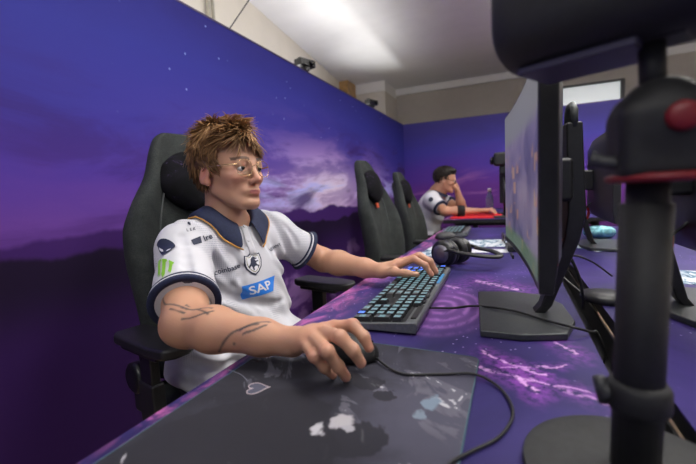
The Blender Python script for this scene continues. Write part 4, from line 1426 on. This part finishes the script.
    C = C * (1 - beard) + A_([.32, .20, .15]) * beard
    for f_ in fR + fL:
        for pt, r_, am in ((f_[0], .011, .45), (f_[2], .012, .55)):
            g = np.exp(-((V - pt) ** 2).sum(1) / r_ ** 2)[:, None] * am; C = C * (1 - g) + A_([.62, .25, .20]) * g
    for pt in mR + mL + [elR + A_([-.03, 0, -.02])]:
        g = np.exp(-((V - pt) ** 2).sum(1) / .014 ** 2)[:, None] * .35; C = C * (1 - g) + A_([.62, .26, .20]) * g
    bvh = BVHTree.FromPolygons([tuple(p) for p in V], [tuple(f) for f in F])
    inks = [[(167, 291), (163, 297), (165, 304), (176, 305), (187, 309), (198, 309), (212, 308)],
            [(160, 300), (170, 309), (184, 313)], [(182, 319), (194, 317), (205, 313), (213, 311)],
            [(186, 305), (200, 310), (208, 314)],
            [(219, 352), (224, 342), (232, 333), (243, 328), (258, 324)], [(229, 354), (234, 344), (243, 334), (254, 330), (266, 325)], [(240, 330), (252, 324), (270, 322)]]
    for ln in inks:
        pts = [cam_hit(bvh, x, y)[0] for x, y in ln]
        pts = [p for p in pts if p is not None]
        if len(pts) < 2: continue
        dd = dist_poly(V, spline(pts, 5)); g = np.clip((.0030 - dd) / .0016, 0, 1)[:, None] * .85
        C = C * (1 - g) + A_([.05, .055, .06]) * g
    body = np_mesh('body', V, F, SKIN, root, off); color_attr(body, C)
    body['label'] = 'fair skin with a dark line tattoo on the right forearm'
    # finger nails
    NAIL = mat('fingernail', (.66, .42, .36), .3)
    for f_ in fR + fL:
        d_ = f_[2] - f_[1]; d_ /= np.linalg.norm(d_); sd = np.cross(d_, Up); sd /= np.linalg.norm(sd); nn = np.cross(sd, d_)
        c_ = f_[2] + nn * .0058 - d_ * .001
        b = MB(); b.loft([[c_ + sd * w_ * .0045 + d_ * t_ + nn * (-.0022 * w_ * w_) for w_ in (-1, -.5, 0, .5, 1)] for t_ in (-.005, 0, .004, .006)], closed=False, cap=False)
        b.build('fingernail', NAIL, body, smooth=True, solid=.0012, world=False).location = tuple(-off)
    # eyes
    for q in (-1, 1):
        c_ = T((.0745, q * .031, -.0035)); b = MB()
        b.lathe([(.0115 * math.sin(t), -.0115 * math.cos(t)) for t in np.linspace(0.02, math.pi - .02, 12)], c_ - off, 16, HR @ roty(math.pi / 2), mi=0)
        ey = b.build('eye', [EYEW], root, smooth=True)
        c2 = T((.0846, q * (.031 - .001), -.0045))
        b = MB(); b.lathe([(.0066, -.002), (.0060, .0006), (.001, .0018)], c2 - off, 14, HR @ roty(math.pi / 2)); b.build('iris', IRIS, ey, smooth=True)
    # hair: a cap of hair below the loose locks
    S = SDF()
    Rg = np.random.RandomState(4)
    for _ in range(46):
        d = Rg.normal(size=3); d /= np.linalg.norm(d)
        p = A_([-.016, 0, .034]) + d * A_([.098, .076, .090])
        hl = .078 if p[0] > .045 else np.interp(p[0], [-.11, -.06, -.02, .02, .045], [-.045, -.035, .025, .025, .07])
        if p[2] < hl + .012: continue
        S.ell(T(A_([-.016, 0, .034]) + d * A_([.094, .070, .084])), (.024, .022, .018), HR, .03)
    S.ell(T((-.022, 0, .052)), (.094, .076, .082), HR, .02)
    S.ell(T((-.068, 0, .012)), (.046, .064, .062), HR, .02)
    V, F = S.mesh(.005)
    hc_ = np_mesh('hair', V, F, HAIRM, root, off)
    nzv = .5 + .5 * np.sin(V[:, 0] * 170 + 3 * np.sin(V[:, 1] * 120)) * np.sin(V[:, 2] * 150)
    color_attr(hc_, A_([.085, .042, .020]) * (.7 + .6 * nzv[:, None]))
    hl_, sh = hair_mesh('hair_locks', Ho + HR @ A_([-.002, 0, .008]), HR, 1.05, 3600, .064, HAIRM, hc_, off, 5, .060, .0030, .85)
    s0, s1, s2 = sh[:, :1], sh[:, 1:2], np.clip(sh[:, 2:3], 0, 1)
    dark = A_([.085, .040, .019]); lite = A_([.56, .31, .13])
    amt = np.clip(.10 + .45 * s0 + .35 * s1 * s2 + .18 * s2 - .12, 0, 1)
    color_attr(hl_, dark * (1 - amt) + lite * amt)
    root_g = glasses(root, Ho, HR, 1.0, off, GOLD, .0009, .0215, .0235)
    root_g['label'] = 'thin gold wire glasses with clear lenses'

    # ---- shirt
    S = SDF()
    RT = rotz(yawT)
    S.ell(A_([-.780, .895, .822]), (.120, .165, .150), RT, .05)
    S.ell(A_([-.770, .915, .690]), (.135, .160, .185), RT, .06)
    S.rbox(A_([-.745, .890, .575]), (.145, .185, .085), .06, RT, .06)
    S.cap(neck + A_([-.010, -.02, -.036]), shR + A_([0, 0, .010]), .058, .060, .05)
    S.cap(neck + A_([-.010, .02, -.036]), shL + A_([0, 0, .010]), .058, .058, .05)
    axR = (elR - shR) / np.linalg.norm(elR - shR); axL = (elL - shL) / np.linalg.norm(elL - shL)
    endR = shR + axR * .215; endL = shL + axL * .135
    S.cap(shR, shR + axR * .26, .060, .070, .045)
    S.cap(shL, shL + axL * .17, .058, .060, .045)
    # fold between sleeve and chest
    fo = [A_([-.68, .77, .89]), A_([-.665, .765, .80])]
    npl = []
    def post(P, d):
        tR = (P - endR) @ axR; cutR = np.where(np.linalg.norm(P - endR, axis=1) < .125, tR, -1)
        tL = (P - endL) @ axL; cutL = np.where(np.linalg.norm(P - endL, axis=1) < .10, tL, -1)
        L_ = (P - A_([-.77, .91, .80])) @ RT
        zz_ = L_[:, 2]
        fold = .0060 * np.sin(zz_ * 62 + L_[:, 1] * 26 + 1.6 * np.sin(L_[:, 1] * 17)) * np.clip((.02 - zz_) * 7, 0, 1)
        fold += .0055 * np.sin((L_[:, 1] * 1.0 + zz_ * .9) * 85 + 1.3 * np.sin(zz_ * 28)) * np.clip(1 - np.abs(np.abs(L_[:, 1]) - .13) * 12, 0, 1)
        ar = (P - shR) @ axR
        rad_ = np.linalg.norm(P - shR, axis=1)
        fold += .0050 * np.sin(ar * 95 + (P[:, 2] * 70)) * np.clip(1 - rad_ * 5.0, 0, 1)
        d = d + fold
        d = np.maximum(d, cutR); d = np.maximum(d, cutL)
        # neck opening
        q = (P - (neck + A_([.010, -.002, .02]))) @ RT
        d = np.maximum(d, -(np.sqrt((q[:, 0] / .078) ** 2 + (q[:, 1] / .074) ** 2 + (q[:, 2] / .070) ** 2) - 1) * .07)
        return d
    S.post = post
    V, F = S.mesh(.008)
    bv0 = BVHTree.FromPolygons([tuple(p) for p in V], [tuple(f) for f in F])
    for ln, rr, op in (([(214, 250), (222, 264), (238, 284)], .011, 'u'), 
                       ([(182, 236), (186, 256), (188, 282)], .009, 's'), ([(150, 255), (152, 270), (158, 288)], .008, 's'),
                       ([(262, 232), (272, 255), (286, 280), (292, 300)], .011, 's'), ([(272, 226), (283, 252), (294, 284)], .011, 'u'), ([(245, 240), (240, 258), (243, 284)], .009, 's'),
                       ([(205, 300), (230, 296), (262, 304), (285, 300)], .010, 's'), ([(200, 308), (228, 308), (270, 314)], .010, 'u'), ([(225, 280), (246, 300), (262, 318)], .009, 's'),
                       ([(282, 222), (293, 236), (297, 246)], .008, 's'), ([(222, 243), (236, 250), (243, 262)], .008, 'u'), ([(190, 358), (215, 366), (236, 362)], .010, 's'), ([(180, 372), (205, 378)], .010, 'u')):
        hh = [cam_hit(bv0, x, y) for x, y in ln]; hh = [q_ for q_ in hh if q_[0] is not None]
        if len(hh) < 2: continue
        sg = -1 if op == 'u' else 1
        pts = spline([p_ + n_ * (sg * rr - sg * .0045) for p_, n_ in hh], 3)
        for i_ in range(len(pts) - 1):
            t0, t1 = i_ / (len(pts) - 1), (i_ + 1) / (len(pts) - 1)
            f0, f1 = (math.sin(math.pi * (.12 + .76 * t_)) for t_ in (t0, t1))
            S.cap(pts[i_], pts[i_ + 1], rr * (.55 + .45 * f0), rr * (.55 + .45 * f1), .012, op)
    V, F = S.mesh(.0042)
    SHM = shirt_mat('white_jersey_halftone', True)
    shirt = np_mesh('shirt', V, F, SHM, root, off)
    shirt['label'] = 'white short-sleeved team polo shirt with printed emblems'
    bvs = BVHTree.FromPolygons([tuple(p) for p in V], [tuple(f) for f in F])

    # collar: stand plus turned-down leaf, open at the throat
    Nc = neck + A_([.006, 0, .006])
    secs = []; edge = []
    tip = math.radians(20)
    for a in np.linspace(tip, 2 * math.pi - tip, 40):
        ca, sa = math.cos(a), math.sin(a)
        fr = max(0, ca)
        q = lambda rx, ry, z_: Nc + RT @ A_([rx * ca + .004, ry * sa, z_])
        zt_ = .028 - .058 * fr ** 1.6
        dn = .052 + .020 * fr ** 4
        secs.append([q(.061, .058, zt_ - .020), q(.064, .061, zt_), q(.071, .069, zt_ + .004), q(.082, .082, zt_ - .014), q(.094, .098 , zt_ - dn * .62), q(.104, .112, zt_ - dn)])
        edge.append(secs[-1][-1])
    # settle the outer rows on the shirt so the leaf rests on it
    for sct in secs:
        for i in (3, 4, 5):
            p = sct[i]; h = bvs.find_nearest(Vector(p))
            n_ = A_(h[1]); pp_ = A_(h[0])
            sd_ = (p - pp_) @ n_
            want = {3: .015, 4: .017, 5: .008}[i]
            if sd_ < want: sct[i] = pp_ + n_ * want
            elif i == 5: sct[i] = p - n_ * (sd_ - want) * .7
    edge = [s_[-1] for s_ in secs]
    b = MB(); b.loft(secs, closed=False, cap=False)
    col = b.build('collar', NAVY, shirt, sub=1, solid=.0035); col.location = tuple(-off)
    b = MB(); b.tube(edge, .0024, 6); b.build('piping', ORNG, col, smooth=True)
    # button placket
    pts_ = []
    for z_ in np.linspace(.965, .865, 6):
        h = bvs.ray_cast(Vector(neck + Ft * .4 + A_([0, 0, z_ - neck[2]])), Vector(-Ft))
        if h[0] is not None: pts_.append((A_(h[0]), A_(h[1])))
    b = MB(); b.loft([[p + n_ * .0022 + St * w_ for w_ in (-.011, -.004, .004, .011)] for p, n_ in pts_], closed=False, cap=False)
    b.build('placket', SHM, shirt, smooth=True, solid=.002).location = tuple(-off)
    for p, n_ in pts_[1:5:2]:
        b = MB(); q = Vector(n_).to_track_quat('Z', 'Y').to_matrix(); b.lathe([(.0045, 0), (.0045, .0018), (.001, .0022)], p + n_ * .0034, 10, np.array(q))
        b.build('button', mat('pearl_button', (.55, .55, .58), .3), shirt).location = tuple(-off)
    # cuffs: navy band, white line, navy band fitted to the sleeve end
    for (e_, ax, nm) in ((endR, axR, 'r'), (endL, axL, 'l')):
        u_ = np.cross(ax, Up); u_ /= np.linalg.norm(u_); v_ = np.cross(u_, ax)
        def ringpts(back, lift):
            out = []
            for a in np.linspace(0, 2 * math.pi, 40, endpoint=False):
                dr = u_ * math.cos(a) + v_ * math.sin(a); c_ = e_ - ax * back
                h = bvs.ray_cast(Vector(c_ + dr * .13), Vector(-dr), .13)
                rr = np.linalg.norm(A_(h[0]) - c_) if h[0] is not None else .069
                rr = min(max(rr, .050), .080)
                out.append((c_, dr, rr))
            r_ = np.array([o_[2] for o_ in out]); r_ = np.clip(r_, np.median(r_) - .004, np.median(r_) + .004); r_ = np.mean([np.roll(r_, k_) for k_ in range(-5, 6)], 0)
            return [c_ + dr * (q_ + lift) for (c_, dr, _), q_ in zip(out, r_)]
        rows = [ringpts(.003, -.014), ringpts(-.001, -.004), ringpts(-.001, .0035), ringpts(.003, .005), ringpts(.0075, .005)]
        b = MB(); b.loft(rows, cap=False); cf = b.build('cuff', NAVY, shirt, smooth=True, solid=.002); cf.location = tuple(-off)
        b = MB(); b.loft([ringpts(.008, .0048), ringpts(.0125, .0048)], cap=False); b.build('cuff_line', mat('white_knit', (.66, .66, .70), .8), cf, smooth=True, solid=.0016)
        b = MB(); b.loft([ringpts(.013, .0048), ringpts(.019, .0042)], cap=False); b.build('cuff_stripe', NAVY, cf, smooth=True, solid=.0016)

    # ---- prints: flat outlines laid onto the cloth
    def lay(name, polys, cx, cy, right_px, m, lift=.0014, solid=.0, scale=1.0, up_hint=None):
        """polys: list of (verts2d, faces) in px-like units, x right, y up; anchored where the ray through (cx, cy) meets the shirt"""
        p0, n0 = cam_hit(bvs, cx, cy)
        if p0 is None: return None
        # smooth the anchor normal
        ns = [n0]
        for dx_, dy_ in ((-4, 0), (4, 0), (0, -4), (0, 4)):
            _, nn_ = cam_hit(bvs, cx + dx_, cy + dy_)
            if nn_ is not None: ns.append(nn_)
        n_ = np.mean(ns, 0); n_ /= np.linalg.norm(n_)
        p1, _ = cam_hit(bvs, cx + right_px[0], cy + right_px[1])
        ex = (p1 - p0) - n_ * ((p1 - p0) @ n_); u_len = np.linalg.norm(ex) / math.hypot(*right_px); ex /= np.linalg.norm(ex)
        p2_, _ = cam_hit(bvs, cx + right_px[1] * .8, cy - abs(right_px[0]) * .8)
        ey = np.cross(n_, ex); pxs = np.linalg.norm(p0 - A_([0, 0, CAMZ])) / FPX; v_len = pxs * 1.1
        if p2_ is not None:
            ev = (p2_ - p0) - n_ * ((p2_ - p0) @ n_); v_len = np.linalg.norm(ev) / (.8 * math.hypot(*right_px)); ev /= np.linalg.norm(ev)
            if ev @ ey > .5: ey = ev
        u_len = min(max(u_len, pxs * .95), pxs * 1.55); v_len = min(max(v_len, pxs * .95), pxs * 1.6); kv = v_len / u_len
        b = MB()
        for vs, fs in polys:
            w_ = []
            for x_, y_ in vs:
                q_ = p0 + ex * x_ * u_len * scale + ey * y_ * u_len * kv * scale
                h = bvs.ray_cast(Vector(q_ + n_ * .06), Vector(-n_), .12)
                w_.append((A_(h[0]) + n_ * (lift + .0007)) if h[0] is not None else q_ + n_ * lift)
            b.add(w_, fs)
        o = b.build(name, m, shirt); o.location = tuple(-off)
        me = o.data
        if me.polygons and sum(p.normal.dot(Vector(n_)) * p.area for p in me.polygons) < 0: me.flip_normals()
        return o

    def refine(vs, fs, lim=1.15):
        """split a flat outline into small triangles so that it can follow the cloth"""
        bm = bmesh.new(); q_ = [bm.verts.new((x_, y_, 0)) for x_, y_ in vs]
        for f_ in fs:
            try: bm.faces.new([q_[i] for i in f_])
            except ValueError: pass
        bmesh.ops.triangulate(bm, faces=bm.faces[:])
        for _ in range(8):
            lg = [e for e in bm.edges if e.calc_length() > lim]
            if not lg: break
            bmesh.ops.subdivide_edges(bm, edges=lg, cuts=1)
            bmesh.ops.triangulate(bm, faces=[f for f in bm.faces if len(f.verts) > 3])
        bm.verts.index_update()
        r_ = ([(v.co.x, v.co.y) for v in bm.verts], [tuple(v.index for v in f.verts) for f in bm.faces]); bm.free(); return r_

    def dense(poly):
        return refine(poly, [tuple(range(len(poly)))])

    def text2d(s_, size, shear=0.0, weight=.0, spacing=1.0):
        cu = bpy.data.curves.new('print_text', 'FONT'); cu.body = s_; cu.size = size; cu.align_x = 'CENTER'; cu.align_y = 'CENTER'; cu.shear = shear; cu.offset = weight; cu.resolution_u = 3; cu.space_character = spacing
        ob = bpy.data.objects.new('print_text', cu); COL.objects.link(ob)
        dg = bpy.context.evaluated_depsgraph_get(); me = bpy.data.meshes.new_from_object(ob.evaluated_get(dg))
        r_ = ([(v.co.x, v.co.y) for v in me.vertices], [tuple(p.vertices) for p in me.polygons])
        bpy.data.objects.remove(ob); bpy.data.meshes.remove(me); bpy.data.curves.remove(cu); return refine(*r_)
    INK = mat('navy_print', (.014, .020, .050), .6); BLUE = mat('bright_blue_print', (.02, .20, .72), .55); WPR = mat('white_print', (.74, .74, .78), .6); GRN = mat('lime_print', (.22, .50, .03), .55)
    lay('wordmark_print', [text2d('coinbase', 7.2, weight=.08, spacing=1.04)], 227.5, 269.5, (8, -2.6), INK)
    # crest: shield ring, inner field, rearing animal
    sh_ = [(-8, 9), (-4, 8.2), (0, 11), (4, 8.2), (8, 9), (8.6, 2), (7, -5), (3.5, -10), (0, -12.5), (-3.5, -10), (-7, -5), (-8.6, 2)]
    lay('crest_print', [dense(sh_)], 253, 263, (10, -2.5), INK, .0012)
    lay('crest_field_print', [dense([(x_ * .86, y_ * .86) for x_, y_ in sh_])], 253, 263, (10, -2.5), WPR, .0018)
    lay('crest_line_print', [dense([(x_ * .74, y_ * .76) for x_, y_ in sh_])], 253, 263, (10, -2.5), mat('olive_print', (.25, .24, .08), .6), .0022)
    lay('crest_inner_print', [dense([(x_ * .68, y_ * .70) for x_, y_ in sh_])], 253, 263, (10, -2.5), WPR, .0026)
    horse = [(-1.0, 5.6), (.6, 6.6), (2.2, 5.0), (3.6, 4.2), (3.2, 3.2), (1.6, 3.4), (2.0, 1.6), (4.4, 1.8), (4.8, .8), (2.2, .2), (2.6, -2), (4.6, -3.4), (4.0, -5.8), (3.0, -5.6), (3.2, -3.8), (1.0, -3.2), (-.4, -4.6), (-.2, -7.2), (-1.4, -7.2), (-1.8, -4.4), (-2.6, -2.4), (-4.6, -4.6), (-5.2, -2.4), (-3.4, -.6), (-2.6, 1.2), (-2.4, 3.6)]
    lay('crest_animal_print', [dense(horse)], 253, 263, (10, -2.5), INK, .0030)
    # blue sponsor block
    blk = [(-13.5, -6.8), (9.0, -6.8), (16.5, 7.2), (-13.5, 7.2)]
    lay('sponsor_block_print', [dense(blk)], 262, 288, (10, -4.2), BLUE, .0012)
    lay('sponsor_letters_print', [text2d('SAP', 12.0, weight=.22)], 261, 288, (10, -4.2), WPR, .0022)
    lay('breast_wordmark_print', [text2d('LEGIANT', 3.8, weight=.1)], 273, 247.5, (4, -1.8), INK)
    # shoulder marks
    lay('shoulder_letters_print', [text2d('L E K', 4.2, weight=.06)], 191, 230, (8, -1.5), INK)
    lay('shoulder_mark_print', [dense([(-1.4, 0), (-.4, 2.2), (1.0, 2.0), (1.5, .2), (.4, -2.4), (-.4, -2.0)])], 189, 224, (8, -1.5), INK)
    lay('chest_block_print', [dense([(-4.6, -3.2), (4.6, -3.2), (4.6, 3.2), (-4.6, 3.2)])], 196.5, 241.5, (4, -1.4), INK)
    lay('chest_letters_print', [text2d('Ire', 8.0, weight=.18)], 207.5, 237.5, (4, -1.5), INK)
    # alien head emblem on the sleeve
    al = [(8.4 * math.sin(a) * (1.0 if math.cos(a) > -.1 else .86), 8.6 * math.cos(a)) for a in np.linspace(0, 2 * math.pi, 26, endpoint=False)]
    lay('sleeve_head_emblem', [dense(al)], 166.5, 248, (6, .2), INK, .0012)
    for q in (-1, 1):
        lay('sleeve_head_eye', [dense([(q * 1.4, -4.6), (q * 2.6, -2.6), (q * 6.2, -1.0), (q * 5.6, -3.4), (q * 3.6, -4.8)])], 166.5, 248, (6, .2), WPR, .0022)
    # three green claw strokes
    for pts2 in ([(-9.5, 8), (-3.6, 9.4), (-3.2, 7.2), (-4.2, 6.0), (-3.2, -2), (-2.6, -6), (-3.4, -10), (-4.4, -6), (-5.4, -9), (-5.8, -2), (-7.0, 4.6), (-7.6, 6.4)],
                 [(-2.4, 9.4), (2.6, 9.2), (2.8, 7.4), (1.7, 6.0), (2.2, -2), (2.8, -6), (1.0, -10.5), (-.4, -6.5), (-1.0, -9), (-1.2, -3), (-1.6, 5)],
                 [(4.2, 9.0), (9.2, 7.4), (8.8, 6.2), (7.8, 5.2), (8.2, -1), (7.4, -5.0), (6.4, -2.0), (5.4, -4.4), (5.2, 4.6)]):
        lay('sleeve_claw_stroke', [dense(pts2)], 164, 268.5, (6, .6), GRN, .0014)
    # ---- trousers and shoes under the desk
    S = SDF()
    for y_, q in ((.80, -1), (1.03, 1)):
        hip = A_([-.79, y_ + .01 * q, .535]); kn = A_([-.36, y_ + .03 * q - .02, .555]); an = A_([-.40, y_ + .03 * q - .02, .10])
        S.cap(hip, kn, .078, .060, .03); S.cap(kn, an, .060, .045, .03)
    S.rbox(A_([-.79, .92, .545]), (.11, .16, .075), .06, RT, .05)
    V, F = S.mesh(.009); np_mesh('trousers', V, F, TROU, root, off)
    for y_, q in ((.80, -1), (1.03, 1)):
        S = SDF(); f0 = A_([-.40, y_ + .03 * q - .02, .045])
        S.cap(f0 + A_([-.03, 0, .0]), f0 + A_([.14, 0, -.008]), .042, .036, .02); S.cap(f0, f0 + A_([0, 0, .06]), .042, .044, .03); S.plane((0, 0, .003), (0, 0, -1))
        V, F = S.mesh(.007); np_mesh('shoe', V, F, SHOE, root, off)
    tag(root, 'person with tousled brown hair in a white team polo, hand on the mouse', 'person')
    return root


def far_player():
    B0 = A_([-.72, 3.60, 0]); root = empty('person', tuple(B0)); off = B0
    Ho = A_([-.545, 3.52, 1.100]); HR = hframe(Ho, math.radians(8), math.radians(10))
    neck = A_([-.625, 3.545, .985])
    shR = A_([-.655, 3.40, .925]); shL = A_([-.64, 3.72, .925])
    elR = A_([-.525, 3.30, .835]); wrR = A_([-.275, 3.36, .825])
    elL = A_([-.415, 3.60, .835]); wrL = A_([-.445, 3.555, .985])
    S = SDF(); T = head_sdf(S, Ho, HR, .95)
    S.cap(T((-.03, 0, -.05)), neck, .052, .056, .03); S.cap(neck, A_([-.68, 3.56, .80]), .07, .11, .05)
    S.cap(neck + A_([0, 0, -.05]), shR, .045, .045, .04); S.cap(neck + A_([0, 0, -.05]), shL, .045, .045, .04)
    for a_, e_, w_ in ((shR, elR, wrR), (shL, elL, wrL)):
        S.cap(a_, e_, .046, .040, .03); S.cap(e_, e_ + (w_ - e_) * .4, .039, .038, .02); S.cap(e_ + (w_ - e_) * .4, w_, .038, .025, .02)
    mR = [wrR + A_([.080, .030, .004]), wrR + A_([.085, .008, .008]), wrR + A_([.082, -.014, .006]), wrR + A_([.075, -.034, .0])]
    fR = [[m_ + A_([.035, 0, .006]), m_ + A_([.055, 0, -.008]), m_ + A_([.070, 0, -.024])] for m_ in mR]
    hand(S, wrR, mR, fR, [wrR + A_([.015, .02, 0]), wrR + A_([.05, .042, -.008]), wrR + A_([.075, .05, -.016]), wrR + A_([.10, .048, -.022])])
    # left hand propped against the cheek
    mL = [A_([-.452, 3.540, 1.045]) + A_([0, k * .014, -k * .004]) for k in range(4)]
    ck = T((.075, .045, -.020)); 
    fL = [[m_ + A_([-.012, -.006, .030]), m_ + A_([-.022, -.010, .050]), m_ + A_([-.030, -.012, .066])] for m_ in mL]
    hand(S, wrL, mL, fL, [wrL + A_([.0, -.012, .01]), wrL + A_([-.012, -.035, .03]), wrL + A_([-.024, -.045, .05]), wrL + A_([-.034, -.048, .068])])
    V, F = S.mesh(.0048)
    body = np_mesh('body', V, F, SKIN, root, off); color_attr(body, np.tile(SKC * A_([.92, .88, .86]), (len(V), 1)))
    for q in (-1, 1):
        b = MB(); b.lathe([(.0115 * math.sin(t), -.0115 * math.cos(t)) for t in np.linspace(.02, math.pi - .02, 8)], T((.0775, q * .031, -.0035)) - off, 10, HR @ roty(math.pi / 2)); ey = b.build('eye', EYEW, root, smooth=True)
        b = MB(); b.lathe([(.0055, -.001), (.001, .0014)], T((.0885, q * .031, -.004)) - off, 8, HR @ roty(math.pi / 2)); b.build('iris', IRIS, ey)
    S = SDF(); S.ell(T((-.022, 0, .046)), (.092, .074, .072), HR, .02); S.ell(T((-.066, 0, .012)), (.042, .062, .058), HR, .02); S.ell(T((.035, 0, .092)), (.052, .056, .024), HR, .03)
    V, F = S.mesh(.006); hc_ = np_mesh('hair', V, F, HAIRM, root, off); color_attr(hc_, np.tile(A_([.014, .009, .007]), (len(V), 1)))
    hl_, sh = hair_mesh('hair_locks', Ho + HR @ A_([0, 0, .002]), HR, .97, 360, .032, HAIRM, hc_, off, 9, .066, .006, .6)
    color_attr(hl_, A_([.012, .008, .006]) + sh[:, :1] * A_([.02, .013, .010]))
    glasses(root, Ho, HR, .95, off, BLKS, .0016)
    S = SDF()
    S.ell(A_([-.682, 3.56, .84]), (.130, .168, .175), roty(.25), .05); S.ell(A_([-.735, 3.59, .66]), (.12, .155, .18), roty(.2), .06); S.rbox(A_([-.76, 3.60, .57]), (.12, .16, .07), .06, None, .06)
    S.cap(neck + A_([-.01, -.02, -.02]), shR, .058, .060, .05); S.cap(neck + A_([-.01, .02, -.02]), shL, .058, .060, .05)
    ends = []
    for a_, e_ in ((shR, elR), (shL, elL)):
        ax = (e_ - a_) / np.linalg.norm(e_ - a_); S.cap(a_, a_ + ax * .16, .062, .066, .045); ends.append((a_ + ax * .140, ax))

    def post(P, d):
        for e_, ax in ends:
            d = np.maximum(d, np.where(np.linalg.norm(P - e_, axis=1) < .11, (P - e_) @ ax, -1))
        d = d + .004 * np.sin(P[:, 2] * 55 + P[:, 0] * 40) * np.clip((.9 - P[:, 2]) * 6, 0, 1)
        return d
    S.post = post; V, F = S.mesh(.007); shirt = np_mesh('shirt', V, F, shirt_mat('white_jersey_plain', False), root, off)
    bvs = BVHTree.FromPolygons([tuple(p) for p in V], [tuple(f) for f in F])
    for e_, ax in ends:
        u_ = np.cross(ax, A_([0, 0, 1.0])); u_ /= np.linalg.norm(u_); v_ = np.cross(u_, ax)
        rows = [[e_ - ax * bk + (u_ * math.cos(a) + v_ * math.sin(a)) * rr for a in np.linspace(0, 2 * math.pi, 24, endpoint=False)] for bk, rr in ((.0, .050), (-.002, .066), (.016, .067), (.020, .060))]
        b = MB(); b.loft(rows, cap=False); b.build('cuff', NAVY, shirt, smooth=True, solid=.003).location = tuple(-off)
    secs = []
    for a in np.linspace(.4, 2 * math.pi - .4, 26):
        ca, sa = math.cos(a), math.sin(a); fr = max(0, ca)
        secs.append([neck + A_([.006 + .060 * ca, .060 * sa, .03 - .04 * fr]), neck + A_([.006 + .068 * ca, .068 * sa, .044 - .04 * fr]), neck + A_([.006 + .10 * ca, .105 * sa, -.004 - .05 * fr])])
    b = MB(); b.loft(secs, closed=False, cap=False); b.build('collar', NAVY, shirt, sub=1, solid=.004).location = tuple(-off)
    b = MB(); c_ = shR + A_([-.005, -.060, .03])
    h = bvs.ray_cast(Vector((-.64, 3.0, .935)), Vector((0, 1, 0)))
    if h[0] is not None:
        R_ = np.array(Vector(h[1]).to_track_quat('Z', 'Y').to_matrix()); b.prism([(.022 * math.cos(a), .022 * math.sin(a)) for a in np.linspace(0, 2 * math.pi, 16, endpoint=False)], .0, .003, R_, A_(h[0])); b.build('sleeve_emblem', mat('navy_print', (.014, .020, .050), .6), shirt).location = tuple(-off)
    # black wristband
    d_ = (wrR - elR) / np.linalg.norm(wrR - elR); c_ = elR + (wrR - elR) * .52
    b = MB(); b.tube([c_ - d_ * .032 - off, c_ - d_ * .028 - off, c_ + d_ * .028 - off, c_ + d_ * .032 - off], [.036, .049, .047, .034], 20); b.build('wristband', mat('black_towelling', (.012, .012, .013), .9, grain=200), root, smooth=True)
    S = SDF()
    for y_ in (3.50, 3.71):
        hip = A_([-.77, y_, .53]); kn = A_([-.36, y_, .54]); an = A_([-.42, y_, .10]); S.cap(hip, kn, .078, .06, .03); S.cap(kn, an, .06, .045, .03)
    S.rbox(A_([-.77, 3.60, .54]), (.11, .16, .07), .06, None, .05)
    V, F = S.mesh(.012); np_mesh('trousers', V, F, TROU, root, off)
    for y_ in (3.50, 3.71):
        S = SDF(); f0 = A_([-.42, y_, .045]); S.cap(f0 + A_([-.03, 0, 0]), f0 + A_([.14, 0, -.008]), .042, .036, .02); S.cap(f0, f0 + A_([0, 0, .06]), .042, .044, .03); S.plane((0, 0, .003), (0, 0, -1))
        V, F = S.mesh(.01); np_mesh('shoe', V, F, SHOE, root, off)
    tag(root, 'person with short dark hair and white polo leaning on the far desk', 'person')
    return root


seated_player()
far_player()
